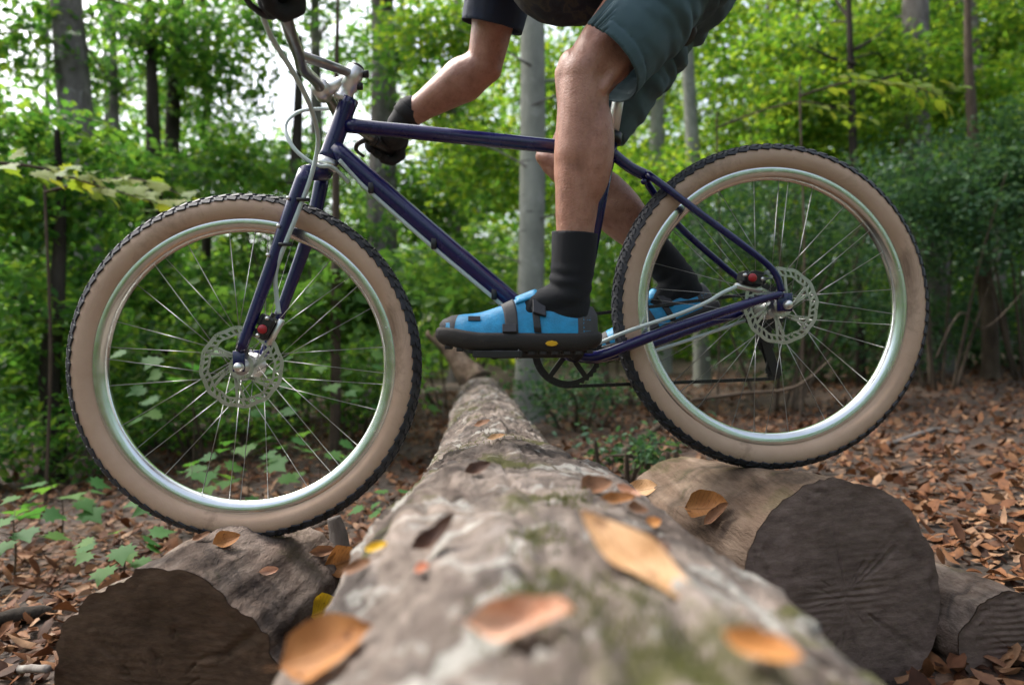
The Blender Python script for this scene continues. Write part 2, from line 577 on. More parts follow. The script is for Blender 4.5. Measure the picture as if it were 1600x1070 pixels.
M['bark_log'] = bark_mat('pale_log_bark', [(.31, (.035, .028, .024)), (.43, (.105, .086, .074)), (.56, (.205, .175, .152)), (.74, (.315, .285, .262))], 12, (1, .55, 1), 1.0, .9, lichen=.55, blotch=.85)
M['bark_l'] = bark_mat('weathered_bark', [(.28, (.04, .030, .025)), (.45, (.13, .10, .082)), (.7, (.25, .21, .18))], 14, (1, .45, 1), 1.0, .3, blotch=.8)
M['bark_r'] = bark_mat('tan_weathered_wood', [(.28, (.04, .028, .02)), (.45, (.14, .10, .072)), (.7, (.25, .195, .15))], 15, (1, .16, 1), 1.0, .4, blotch=.7)
M['end_l'] = end_mat('dark_brown_end_grain', (.042, .027, .018), (.14, .092, .062))
M['end_r'] = end_mat('grey_brown_end_grain', (.095, .068, .058), (.25, .19, .168))

cut_log('cut_log', 'short log with dark brown sawn end under the front wheel', LOGL, M['bark_l'], M['end_l'], 3.1, .12)
cut_log('cut_log', 'thick log with broad grey brown sawn end under the rear wheel', LOGR, M['bark_r'], M['end_r'], 8.4, .075)
LOGS = dict(a=Vector((.965, 1.32, .030)), b=Vector((.915, 1.62, .02)), r=.112)
cut_log('cut_log', 'small grey log end beside the thick grey brown log, lying among litter', LOGS, M['bark_l'], M['end_r'], 21.7, .16, na=40, ns=80)

def centre_log():
    na, ns = 600, 236
    k = np.linspace(0, 1, na)
    y = np.interp(k, [0, .05, .62, .85, 1], [-.7, .05, 1.75, 3.6, 7.4])
    th = np.concatenate([np.linspace(-.12 * np.pi, 1.12 * np.pi, 200), np.linspace(1.12 * np.pi, 1.88 * np.pi, 38)[1:-1]])
    Yg, TH = np.meshgrid(y, th, indexing='ij')
    r = logc_r(Yg); cx = logc_x(Yg); cz = logc_z(Yg)
    d = np.stack([np.cos(TH), np.sin(TH), Yg * 1.6], -1)
    rr = r * (1 + .035 * fbm(d * 1.7 + 2, 3)) + .009 * fbm(d * np.array([4.5, 4.5, 2.2]) + 7, 4) + .0045 * fbm(d * np.array([14, 14, 9]) + 3, 3) + .002 * fbm(d * np.array([40, 40, 30]), 2)
    # flaking bark: plates with lifted edges, long cracks, shallow hollows
    q = d * np.array([3.4, 3.4, 2.6]) + .35 * np.stack([fbm(d * 5 + 1, 2), fbm(d * 5 + 8, 2), fbm(d * 5 + 15, 2)], -1)
    pl = fbm(q + 40, 3)
    rr = rr + .0055 * sstep(.02, .07, pl) + .0045 * sstep(-.22, -.17, pl) + .004 * sstep(.22, .26, pl)
    ck = np.abs(fbm(d * np.array([6.5, 6.5, 1.3]) + 60, 3)); rr = rr - .007 * np.exp(-(ck / .035) ** 2)
    rr = rr + .012 * fbm(d * np.array([2.6, 2.6, 1.7]) + 77, 2)
    # swollen shoulder on the right where a limb grew
    rr = rr + .035 * np.exp(-((TH - .75) / .42) ** 2 - ((Yg - 1.22) / .3) ** 2)
    rr = rr + .018 * np.exp(-((TH - 2.3) / .3) ** 2 - ((Yg - .95) / .22) ** 2)
    X = cx + rr * np.cos(TH); Z = cz + rr * np.sin(TH)
    V = np.stack([X, Yg, Z], -1).reshape(-1, 3)
    ns = len(th); Fc = np.array(grid_faces(na, ns, True))
    base = (float(logc_x(3)), 3, gz(0, 3))
    root = thing('fallen_log', 'long pale mossy fallen trunk running away beneath the bicycle', 'log', base)
    add_surface(V, Fc)
    fix_normals(obj('bark', V, Fc, M['bark_log'], root))
    # ragged broken branch stub on the near right flank
    p = surf_hit(1330, 1025)[0]
    mb = MB()
    for q in range(9):
        a = p + Vector((rng.normal(0, .014), rng.normal(0, .02), -.03))
        e = a + Vector((.028 + rng.normal(0, .012), rng.normal(0, .02), .038 + rng.normal(0, .012)))
        mb.add(*tube([a, (a + e) / 2 + Vector((.003, 0, .004)), e], [.014, .011, .004], 7))
    obj('branch_stub', *mb.out(), M['bark_l'], root)
    # moss cushions as short tufts
    V = []; surf_hit(800, 900); spots = [(885, 780, .016), (838, 845, .014), (1010, 1000, .02), (850, 920, .016), (760, 690, .05), (1140, 1030, .03), (960, 930, .025), (930, 970, .03), (800, 960, .015)]
    for px, py, s in spots:
        c = surf_hit(px, py)[0]
        for q in range(260):
            x = c.x + rng.normal(0, s); yy = c.y + rng.normal(0, s * 1.5)
            q_ = SURF.ray_cast(Vector((x, yy, c.z + .2)), Vector((0, 0, -1)))[0]; z = (q_.z if q_ else c.z) + .003
            h = rng.uniform(.001, .004); a = rng.uniform(0, 6.28); w = .0012
            V += [(x - math.cos(a) * w, yy - math.sin(a) * w, z - .006), (x + math.cos(a) * w, yy + math.sin(a) * w, z - .006), (x + rng.normal(0, .003), yy + rng.normal(0, .003), z + h)]
    m = leaf_mat('moss_green', [(.035, .045, .010), (.075, .09, .02), (.13, .13, .035)], .2, .8)
    o = obj('moss', np.array(V), np.arange(len(V)).reshape(-1, 3), m, root, False); tag(o, kind='stuff')
    # upturned root at the far end
    root_pts = smooth_path([P(745, 600, 5.4), P(722, 572, 5.5), P(700, 545, 5.6), P(668, 520, 5.7)], 5)
    obj('root', *tube(root_pts, [.14, .09, .06, .03], 12), M['bark_r'], root)
centre_log()
# ------------------------------------------------------------------ bicycle
FA = P(388, 572, 1.473); RA = P(1206, 479, 1.563)
E = Vector((RA.x - FA.x, RA.y - FA.y, 0)).normalized()      # towards the rear
NB = Vector((E.y, -E.x, 0))                                 # towards the camera side
UP = Vector((0, 0, 1))
CAM = Vector((0, 0, CZ))
def B(px, py, w=0.0):
    p0 = FA + NB * w
    D = Vector(((px - 800) / F, 1, (535 - py) / F))
    return CAM + D * ((p0 - CAM).dot(NB) / D.dot(NB))
bike_base = Vector((.02, 1.52, .20))
bike = thing('bicycle', 'navy mountain bike with tan wall tyres rolling over the logs', 'bicycle', bike_base)
RW = .37
def torus_pt(r, th, w):
    return (r * math.cos(th), -w, r * math.sin(th))
def wheel_part(name, centre):
    w = bpy.data.objects.new(name, None); w.empty_display_size = .1
    w.location = centre - bike_base
    w.rotation_euler = (0, 0, math.atan2(E.y, E.x))
    return link(w, bike)
def local_mesh(name, V, Fc, m, smooth=True, fix=True):
    me = mesh_from(name, V, Fc, m, smooth)
    if fix:
        bm = bmesh.new(); bm.from_mesh(me); bmesh.ops.recalc_face_normals(bm, faces=bm.faces[:]); bm.to_mesh(me); bm.free()
    return me
AX = (0, -1, 0)
# tyre casing: circular section of radius .027 seated on the rim at .318
rt = .0285; rc = RW - rt - .002
prof = []
for a in np.linspace(-150, 150, 25):
    prof.append((rc + rt * math.cos(R(a)), rt * math.sin(R(a))))
tyre_me = local_mesh('tyre', *lathe(prof, (0, 0, 0), AX, 128), M['tan'])
# tread: rubber cap plus rows of knobs
mb = MB()
cap = [(rc + (rt + .0012) * math.cos(R(a)), (rt + .0012) * math.sin(R(a))) for a in np.linspace(-60, 60, 17)]
mb.add(*lathe(cap, (0, 0, 0), AX, 144))
def knob(th, a, lr, lw, h, skew=0):
    er = Vector((math.cos(th), 0, math.sin(th))); et = Vector((-math.sin(th), 0, math.cos(th)))
    n = er * math.cos(R(a)) + Vector(AX) * math.sin(R(a)); l = -er * math.sin(R(a)) + Vector(AX) * math.cos(R(a))
    c = er * rc + n * (rt + .001 + h / 2)
    t2 = (et + l * skew).normalized(); l2 = (l - t2 * l.dot(t2)).normalized()
    V, Fc = box(c, t2 * lr, l2 * lw, n * (h / 2 + .001), .25)
    mb.add(V, Fc)
NK = 84
for i in range(NK):
    th = 2 * math.pi * i / NK; s = math.pi / NK
    knob(th, -10, .0075, .0055, .0018, .5); knob(th + s, 10, .0075, .0055, .0018, -.5)
    knob(th + s * .6, -34, .0082, .0048, .0019, -.4); knob(th + s * 1.6, 34, .0082, .0048, .0019, .4)
    knob(th + s, -54, .0092, .0050, .0018, .25); knob(th, 54, .0092, .0050, .0018, -.25)
tread_me = local_mesh('tread', *mb.out(), M['rubber'], False, False)
rim_prof = [(.3195, .0155), (.3195, .0135), (.313, .0125), (.306, .0128), (.306, -.0128), (.313, -.0125), (.3195, -.0135), (.3195, -.0155),
            (.312, -.0168), (.302, -.0165), (.294, -.0125), (.2895, -.006), (.2885, 0), (.2895, .006), (.294, .0125), (.302, .0165), (.312, .0168)]
rim_me = local_mesh('rim', *lathe(rim_prof, (0, 0, 0), AX, 160, True), M['rim'])
# brake rotor: two thin rings joined by slanted struts, six curved arms, bolt ring
def rotor():
    mb = MB()
    def ring(r0, r1, wv=0):
        n = 96; V = []; th = np.linspace(0, 2 * np.pi, n, endpoint=False)
        for w in (-.001, .001):
            for r in (r0, r1):
                rr = r + wv * np.sin(th * 12)
                V.append(np.stack([rr * np.cos(th), 0 * th + w, rr * np.sin(th)], 1))
        V = np.concatenate(V); Fc = []
        for j in range(n):
            k = (j + 1) % n
            a, b_, c, d = 0, n, 2 * n, 3 * n
            Fc += [(a + j, a + k, b_ + k, b_ + j), (c + j, d + j, d + k, c + k), (b_ + j, b_ + k, d + k, d + j), (a + j, c + j, c + k, a + k)]
        mb.add(V, Fc)
    ring(.078, .0855, .0012); ring(.0655, .070, .0012); ring(.018, .026)
    for i in range(36):
        a = 2 * math.pi * i / 36
        p = Vector((.069 * math.cos(a), 0, .069 * math.sin(a))); q = Vector((.079 * math.cos(a + .09), 0, .079 * math.sin(a + .09)))
        d = (q - p); n = Vector((d.z, 0, -d.x)).normalized()
        mb.add(*box((p + q) / 2, d / 2, n * .0022, Vector((0, .0009, 0))))
    for i in range(6):
        a = 2 * math.pi * i / 6
        for k in range(2):
            p = Vector((.025 * math.cos(a), 0, .025 * math.sin(a))); a2 = a + .62 - k * .22
            q = Vector((.067 * math.cos(a2), 0, .067 * math.sin(a2)))
            d = q - p; n = Vector((d.z, 0, -d.x)).normalized()
            mb.add(*box((p + q) / 2, d / 2, n * .003, Vector((0, .0009, 0))))
        mb.add(*lathe([(0, -.003), (.003, -.003), (.003, .0), (0, .0)], (.022 * math.cos(a + .3), -.002, .022 * math.sin(a + .3)), AX, 8))
    return local_mesh('brake_disc', *mb.out(), M['steel'], False, True)
rotor_me = rotor()
hub_prof = [(0, .058), (.008, .058), (.010, .05), (.017, .047), (.017, .036), (.029, .034), (.029, .029), (.014, .022), (.013, 0), (.014, -.022), (.029, -.029), (.029, -.034), (.016, -.037), (.012, -.055), (0, -.057)]
hub_me = local_mesh('hub', *lathe(hub_prof, (0, 0, 0), AX, 28), M['silver'])
spoke_l = .262
spoke_me = local_mesh('spoke', *tube([(0, 0, 0), (0, 0, .5), (0, 0, 1.0)], [.00095, .00085, .00095], 6), M['spoke'])
def build_wheel(centre):
    w = wheel_part('wheel', centre)
    for nm, me in (('tyre', tyre_me), ('tread', tread_me), ('rim', rim_me), ('hub', hub_me)):
        o = link(bpy.data.objects.new(nm, me), w)
        if nm == 'tread': o['kind'] = 'stuff'
    d = link(bpy.data.objects.new('brake_disc', rotor_me), w); d.location = (0, -.046, 0)
    for side in (-1, 1):
        for i in range(16):
            a0 = 2 * math.pi * (i + (.5 if side > 0 else 0)) / 16
            lean = 1.25 if i % 2 else -1.25
            p = Vector((.0265 * math.cos(a0), side * .0315, .0265 * math.sin(a0)))
            a1 = a0 + lean * .27
            q = Vector((.290 * math.cos(a1), side * .003, .290 * math.sin(a1)))
            p = Vector((.0265 * math.cos(a0 + lean * 1.0), side * .0315, .0265 * math.sin(a0 + lean * 1.0)))
            dq = q - p
            s = bpy.data.objects.new('spoke', spoke_me); link(s, w)
            s.location = p; s.rotation_mode = 'QUATERNION'; s.rotation_quaternion = dq.to_track_quat('Z', 'X'); s.scale = (1, 1, dq.length)
    return w
wf = build_wheel(FA)
wr = build_wheel(RA)
# cassette on the far side of the rear hub
mb = MB()
for i, r in enumerate((.056, .049, .043, .037, .032, .028, .024, .020)):
    teeth = int(r * 2 * math.pi / .0127)
    prof_r = []
    n = teeth * 4; th = np.linspace(0, 2 * np.pi, n, endpoint=False)
    rr = r + .002 * np.sign(np.sin(th * teeth))
    off = .036 + i * .0038
    V = np.concatenate([np.stack([rr * np.cos(th), 0 * th + off + s, rr * np.sin(th)], 1) for s in (-.0008, .0008)] + [np.stack([.012 * np.cos(th), 0 * th + off + s, .012 * np.sin(th)], 1) for s in (-.0008, .0008)])
    Fc = []
    for j in range(n):
        k = (j + 1) % n
        Fc += [(j, k, n + k, n + j), (2 * n + j, 2 * n + k, k, j), (n + j, n + k, 3 * n + k, 3 * n + j)]
    mb.add(V, Fc)
cs = link(bpy.data.objects.new('cassette', local_mesh('cassette', *mb.out(), M['black'], False)), wr)

def bpart(name, V, Fc, m, parent=bike, smooth=True): return fix_normals(obj(name, V, Fc, m, parent, smooth))
# ---- frame (one welded piece)
BB = B(893, 550)
fr = MB()
HT0, HT1 = B(546, 155), B(511, 250)
fr.add(*tube([HT0, HT0 * .9 + HT1 * .1, HT0 * .1 + HT1 * .9, HT1], [.0205, .0195, .0195, .0215], 24))
fr.add(*tube(smooth_path([B(541, 196), B(700, 212), B(957, 238)], 6), .0158, 20))
fr.add(*tube(smooth_path([B(522, 232), B(660, 352), BB], 6), [.0205, .0215, .0215, .0205], 20))
fr.add(*tube([B(956, 214), B(940, 300), BB], [.0165, .0155, .0165], 20))
fr.add(*lathe([(0, -.037), (.0215, -.037), (.0215, .037), (0, .037)], BB, NB, 24))
mono = B(1014, 276)
fr.add(*tube(smooth_path([B(955, 238), B(985, 262), mono], 5), [.013, .0125, .013], 14))
for s in (1, -1):
    tip = RA + NB * .070 * s
    wtop = .030 * s
    if s > 0:
        st = [mono, B(1020, 278, wtop), B(1100, 338, .05), B(1186, 402, .066), B(1212, 428, .07), B(1222, 456, .07)]
        cst = [BB + NB * .028, B(935, 556, .042), B(1040, 517, .062), B(1160, 477, .07), B(1222, 459, .07)]
    else:
        st = [mono, B(1014, 290, wtop), B(1060, 352, -.05), B(1130, 415, -.066), B(1165, 445, -.07), tip + UP * .012]
        cst = [BB - NB * .028, B(930, 560, -.042), B(1020, 536, -.062), B(1110, 504, -.07), tip - UP * .002]
    fr.add(*tube(smooth_path(st, 5), [.0085, .0085, .0075, .0075], 14))
    fr.add(*tube(smooth_path(cst, 5), [.0125, .0125, .0105, .0095], 14, 1.0))
    fr.add(*box(RA + NB * .070 * s + UP * .006 - E * .004, E * .017, UP * .02, NB * .0035, .3))
fr.add(*tube([B(1006, 284, .03), B(1006, 284, -.03)], .007, 10))
frame = bpart('frame', *fr.out(), M['navy'])
# seat clamp, post, saddle
bpart('seat_clamp', *tube([B(958, 208), B(955, 224)], .0215, 20), M['black'])
bpart('seat_post', *tube([B(955, 222), B(967, 148), B(974, 78)], .0136, 18), M['silver'])
def saddle():
    c = B(1003, 58); n = 14; V = []
    for i in range(n):
        t = i / (n - 1); hw = .016 + .056 * sstep(.35, .85, t) * (1 - .25 * sstep(.9, 1, t)); hw = float(hw)
        x = -.118 + .235 * t
        for j in range(12):
            a = 2 * math.pi * j / 12
            z = math.sin(a) * (.016 if math.sin(a) > 0 else .024) + .01 * float(sstep(.7, 1, t))
            k = min(1, .55 + 3 * min(t, 1 - t) * 2)
            V.append(c + E * x + NB * (math.cos(a) * hw * k) + UP * z * k)
    Fc = grid_faces(n, 12, True) + [tuple(range(12)), tuple(range((n - 1) * 12, n * 12))]
    return np.array([tuple(v) for v in V]), Fc
bpart('saddle', *saddle(), M['saddle'])
# ---- fork
fk = MB()
crown = B(506, 268)
for s in (1, -1):
    w = .057 * s
    if s > 0: pts = [B(478, 268, w), B(446, 355, w), B(404, 470, w), B(376, 548, w)]
    else: pts = [B(504, 276, w), B(486, 355, w), B(445, 470, w), B(410, 560, w)]
    fk.add(*tube(smooth_path(pts, 4), [.0165, .0155, .0125, .011], 16))
    fk.add(*box(FA + NB * w + UP * .012 + E * -.002, E * .012, UP * .022, NB * .004, .3))
fk.add(*tube([B(476, 270, .064), crown, B(506, 274, -.064)], [.0155, .020, .0155], 18))
bpart('fork', *fk.out(), M['navy'])
bpart('crown_race', *tube([B(513, 249), B(508, 264)], .0235, 24), M['silver'])
for px, py in ((456, 312), (441, 355), (425, 400)):         # threaded eyelets on the near leg
    p = B(px, py, .057)
    bpart('eyelet', *lathe([(0, .020), (.0035, .020), (.004, .013), (.004, -.002)], p - E * .004, NB, 10), M['silver'])
# ---- stem and loop bar
s0, s1 = B(533, 158), B(558, 106)
sm = MB()
sm.add(*tube([s0, s0.lerp(s1, .12), s0.lerp(s1, .15), s0.lerp(s1, .38), s0.lerp(s1, .4), s0.lerp(s1, .97), s1], [.019, .019, .0175, .0175, .0205, .020, .016], 24))
clampc = B(503, 142)
sm.add(*tube([s0.lerp(s1, .62), clampc], [.0165, .0150], 18))
sm.add(*tube([clampc + NB * .022, clampc - NB * .022], .0195, 20))
stem = bpart('stem', *sm.out(), M['silver'])
bpart('stem_bolt', *tube([s0.lerp(s1, .45) + E * .015, s0.lerp(s1, .45) + E * .031], .008, 10), M['black'])
bpart('stem_bolt', *tube([s0.lerp(s1, .82) + E * .015, s0.lerp(s1, .82) + E * .031], .008, 10), M['black'])
bpart('top_cap', *tube([s1, s1 + (s1 - s0).normalized() * .006], [.0165, .012], 20), M['black'])
ZB = CZ + .543
def bar_pt(x, w, z=ZB):
    p = FA + NB * w; k = (x - p.x) / E.x
    q = p + E * k
    return Vector((q.x, q.y, z))
GR = {-1: ((-.368, -.345), (-.354, -.40), (-.338, -.46)), 1: ((-.383, .345, ZB + .020), (-.379, .40, ZB + .040), (-.374, .46, ZB + .055))}
LZ = {-1: ZB, 1: ZB + .024}
hb = MB()
side = lambda s: [Vector(clampc), bar_pt(clampc.x + .002, .06 * s, clampc.z), bar_pt(-.413, .135 * s, ZB - .003), bar_pt(-.402, .20 * s), bar_pt(-.385 if s < 0 else -.392, .28 * s, ZB + (.005 if s > 0 else 0)), bar_pt(*GR[s][0]), bar_pt(*GR[s][2])]
pts = [p for p in side(-1)[::-1]] + side(1)[1:]
hb.add(*tube(smooth_path(pts, 7), .0112, 16))
top_c = s0.lerp(s1, .78)
brace = [bar_pt(-.402, -.195), top_c - NB * .018 - E * .012, top_c + NB * .018 - E * .012, bar_pt(-.402, .195)]
hb.add(*tube(brace, .0098, 14))
hb.add(*tube([top_c - E * .014, top_c + E * .004], .012, 14))
bar = bpart('handlebar', *hb.out(), M['bargrey'])
for s in (1, -1):
    gp = smooth_path([bar_pt(*GR[s][0]), bar_pt(*GR[s][1]), bar_pt(*GR[s][2])], 6)
    bpart('grip', *tube(gp, .0162, 16), M['black'])
    lv = MB()
    lv.add(*tube([bar_pt(-.376, .325 * s, LZ[s]), bar_pt(-.373, .338 * s, LZ[s])], .018, 14))
    lv.add(*tube(smooth_path([bar_pt(-.388, .325 * s, LZ[s] - .004), bar_pt(-.412, .332 * s, LZ[s] - .016), bar_pt(-.424, .38 * s, LZ[s] - .020), bar_pt(-.418, .44 * s, LZ[s] - .018)], 5), [.010, .0075, .005, .0045], 10, .8))
    bpart('brake_lever', *lv.out(), M['black'])
# ---- hoses
def hose(pts, r=.0042, m='hose', name='brake_hose'): return bpart(name, *tube(smooth_path(pts, 7), r, 10), M[m])
hose([B(409, 22, .33), B(425, 60, .30), B(462, 120, .24), B(487, 172, .16), B(497, 220, .09), B(487, 272, .07), B(466, 330, .067), B(444, 385, .067), B(431, 425, .055), B(432, 462, .045), B(436, 490, .045)], .0048)
hose([B(531, 170, -.2), B(478, 172, -.10), B(452, 185, .0), B(446, 205, .035), B(462, 235, .05), B(494, 258, .045), B(520, 262, .022), B(545, 285, .0)], .0042)
h1 = hose([B(530, 250, .018), B(556, 278, .012), B(577, 299, .012), B(675, 385, .012), B(772, 466, .012), B(860, 540, .012)], .0046)
hose([B(925, 541, .05), B(985, 516, .062), B(1060, 491, .074), B(1105, 472, .078), B(1128, 458, .078), B(1150, 448, .07)], .0045)
hose([B(1010, 552, -.05), B(1070, 533, -.066), B(1130, 513, -.07), B(1175, 500, -.07), B(1200, 520, -.085)], .0042, 'hose', 'gear_cable')
for px, py in ((578, 299), (676, 386), (770, 465)):
    bpart('cable_clip', *box(B(px + 2, py - 5, .014), E * .006, UP * .012, NB * .007, .3), M['black'])
for px, py in ((474, 312), (446, 382)):
    bpart('cable_clip', *box(B(px, py, .070), E * .013, UP * .003, NB * .006, .3), M['black'])
# ---- brake calipers
def caliper(c, ang):
    mb = MB(); q = Matrix.Rotation(R(ang), 3, NB)
    e, u = q @ E, q @ UP
    mb.add(*box(c, e * .025, u * .014, NB * .017, .35))
    mb.add(*box(c + e * .012 + u * .014, e * .012, u * .006, NB * .012, .3))
    mb.add(*tube([c + NB * .010 - e * .004, c + NB * .021 - e * .004], [.0135, .012], 18))
    mb.add(*tube([c + e * .024, c + e * .034], .0055, 10))
    o = bpart('brake_caliper', *mb.out(), M['black'], smooth=False)
    bpart('caliper_cap', *lathe([(0, .0045), (.008, .0045), (.0095, .002), (.0095, -.002)], c + NB * .0215 - e * .004, NB, 16), M['red'], o)
    for s in (-1, 1):
        bpart('caliper_bolt', *tube([c + e * .02 * s + NB * .012 + u * .003, c + e * .02 * s + NB * .021 + u * .003], .0042, 8), M['silver'], o)
    bpart('caliper_mount', *box(c - u * .02 + NB * -.004, e * .03, u * .005, NB * .008, .3), M['silver'], o)
caliper(B(416, 512, .048), 62)
caliper(B(1172, 436, .050), -12)
bpart('axle_end', *lathe([(0, .010), (.007, .010), (.010, .004), (.010, -.006)], FA + NB * .064, NB, 16), M['silver'])
bpart('axle_end', *lathe([(0, .010), (.007, .010), (.010, .004), (.010, -.006)], RA + NB * .077, NB, 16), M['silver'])
# ---- drivetrain
def ring_teeth(r, teeth, r_in, c, th_):
    n = teeth * 4; th = np.linspace(0, 2 * np.pi, n, endpoint=False)
    rr = r + .0022 * np.sin(th * teeth)
    A, U_, N_ = np.array(E), np.array(UP), np.array(NB); c = np.array(c)
    V = []
    for s in (-th_, th_):
        for q in (rr, 0 * rr + r_in): V.append(c + np.outer(q * np.cos(th), A) + np.outer(q * np.sin(th), U_) + N_ * s)
    V = np.concatenate(V); Fc = []
    for j in range(n):
        k = (j + 1) % n
        Fc += [(j, k, n + k, n + j), (2 * n + j, 3 * n + j, 3 * n + k, 2 * n + k), (j, 2 * n + j, 2 * n + k, k), (n + j, n + k, 3 * n + k, 3 * n + j)]
    return V, Fc
CRC = BB - NB * .048
CR = .079
mb = MB(); mb.add(*ring_teeth(CR, 38, CR - .012, CRC, .0018))
for i in range(5):
    a = 2 * math.pi * i / 5 + .3
    p = CRC + E * .016 * math.cos(a) + UP * .016 * math.sin(a); q = CRC + E * (CR - .010) * math.cos(a) + UP * (CR - .010) * math.sin(a)
    mb.add(*box((p + q) / 2, (q - p) / 2, NB.cross((q - p).normalized()) * .006, NB * .0025))
bpart('chainring', *mb.out(), M['black'], smooth=False)
PA = B(773, 552, .075); PB_ = BB - (PA - BB - NB * .075) - NB * .075
def crank(c0, c1):
    d = c1 - c0
    mb = MB(); n = d.normalized(); u = NB.cross(n).normalized()
    mb.add(*box((c0 + c1) / 2, d / 2, u * .011, NB * .006, .35))
    mb.add(*lathe([(0, .008), (.016, .008), (.016, -.008), (0, -.008)], c0, NB, 20))
    mb.add(*lathe([(0, .008), (.013, .008), (.013, -.008), (0, -.008)], c1, NB, 20))
    bpart('crank_arm', *mb.out(), M['black'])
crank(BB + NB * .062, PA); crank(BB - NB * .062, PB_)
bpart('bottom_bracket', *lathe([(0, -.060), (.012, -.060), (.012, -.044), (.020, -.042), (.020, -.036), (.012, -.035), (.012, .035), (.020, .036), (.020, .042), (.012, .044), (.012, .060), (0, .060)], BB, NB, 20), M['black'])
def pedal(p, s, pitch):
    q = Matrix.Rotation(R(pitch), 3, NB); e, u = q @ E, q @ UP
    c = p + NB * .058 * s
    mb = MB()
    for k in (-1, 1):
        mb.add(*box(c + e * .042 * k, e * .006, u * .007, NB * .047, .3))
        mb.add(*box(c + NB * .044 * k, e * .042, u * .007, NB * .005, .3))
    mb.add(*tube([p, c + NB * .045 * s], .0075, 12))
    mb.add(*box(c, e * .012, u * .008, NB * .044, .3))
    o = bpart('pedal', *mb.out(), M['black'], smooth=False)
    pn = MB()
    for k in (-1, 1):
        for j in range(5):
            b0 = c + e * .042 * k + NB * (-.036 + .018 * j)
            pn.add(*tube([b0 - u * .011, b0 + u * .011], .0016, 5))
    o2 = bpart('pin', *pn.out(), M['steel'], o); o2['kind'] = 'stuff'
pedal(PA, 1, 0); pedal(PB_, -1, 20)
# chain: top and bottom runs as rows of links
def chain():
    mb = MB(); c0 = CRC; c1 = RA - NB * .050
    r0, r1 = CR + .001, .036
    path = []
    d = (c1 - c0); L_ = math.hypot(d.dot(E), d.z)
    ang = math.atan2(d.z, d.dot(E)); off = math.asin((r0 - r1) / L_)
    def pt(c, r, a): return c + E * r * math.cos(a) + UP * r * math.sin(a)
    a_top = ang + math.pi / 2 + (-off) * -1 * -1
    a_t = ang + math.pi / 2 - off
    jock1 = RA - NB * .052 + E * .008 - UP * .085; jock2 = RA - NB * .052 + E * .03 - UP * .150
    for a in np.linspace(a_t, a_t - 2.9, 14): path.append(pt(c1, r1, a))
    path += [jock1 + E * .018, jock1 - UP * .02 + E * .01, jock2 + E * -.014 + UP * .02, jock2 - E * .018, jock2 - UP * .018]
    for a in np.linspace(-math.pi / 2 + ang - .12, -math.pi / 2 + ang - (2 * math.pi - (a_t + math.pi / 2 - ang)) + .2, 22): path.append(pt(c0, r0, a))
    path.append(pt(c1, r1, a_t))
    # resample to links
    seg = []; acc = 0
    for i in range(len(path) - 1):
        a, b_ = path[i], path[i + 1]; l = (b_ - a).length; n = max(1, int(round(l / .0127)))
        for k in range(n): seg.append((a.lerp(b_, k / n), a.lerp(b_, (k + 1) / n)))
    for i, (a, b_) in enumerate(seg):
        dd = (b_ - a); n = dd.normalized(); u = NB.cross(n)
        mb.add(*box((a + b_) / 2, dd * .55, u * .004, NB * (.0032 if i % 2 else .0022), .3))
    return mb.out(), jock1, jock2
(cv, cf), J1, J2 = chain()
ch = bpart('chain', cv, cf, M['black'], smooth=False); ch['kind'] = 'stuff'
mb = MB()
for j in (J1, J2): mb.add(*ring_teeth(.020, 12, .004, j, .0025))
for s in (-1, 1): mb.add(*box((J1 + J2) / 2 + NB * .006 * s, (J2 - J1) * .62, NB.cross((J2 - J1).normalized()) * .011, NB * .0015, .3))
mb.add(*box(J1 + UP * .035 - NB * .012, E * .014, UP * .034, NB * .010, .3))
mb.add(*box(J1 + UP * .064 - NB * .01, E * .024, UP * .013, NB * .014, .3))
bpart('derailleur', *mb.out(), M['black'], smooth=False)
# ------------------------------------------------------------------ rider
pbase = Vector((.12, 1.52, .40))
person = thing('person', 'rider in slate shorts, dark top, black gloves, black socks and blue shoes', 'person', pbase)
def capsule(p0, r0, p1, r1, seg=20, rings=5):
    p0, p1 = Vector(p0), Vector(p1); d = p1 - p0; L_ = d.length
    prof = []
    for i in range(rings + 1):
        a = -math.pi / 2 + (math.pi / 2) * i / rings; prof.append((max(1e-4, r0 * math.cos(a)), r0 * math.sin(a)))
    for i in range(rings + 1):
        a = (math.pi / 2) * i / rings; prof.append((max(1e-4, r1 * math.cos(a)), L_ + r1 * math.sin(a)))
    V, Fc = lathe(prof, p0, d, seg)
    n = len(prof)
    Fc = Fc + [tuple(range(seg))[::-1], tuple(range((n - 1) * seg, n * seg))]
    return V, Fc
def ellipsoid(c, ax, seg=18):
    """ax: three half-axis vectors"""
    th = np.linspace(0, 2 * np.pi, seg, endpoint=False); V = []; n = 11
    ax = [np.array(a) for a in ax]; c = np.array(c)
    for i in range(n):
        p = -np.pi / 2 + np.pi * (i + .001) / (n - 1 + .002)
        V.append(c + ax[2] * math.sin(p) + np.outer(np.cos(th) * math.cos(p), ax[0]) + np.outer(np.sin(th) * math.cos(p), ax[1]))
    Fc = grid_faces(n, seg, True) + [tuple(range(seg))[::-1], tuple(range((n - 1) * seg, n * seg))]
    return np.concatenate(V), Fc
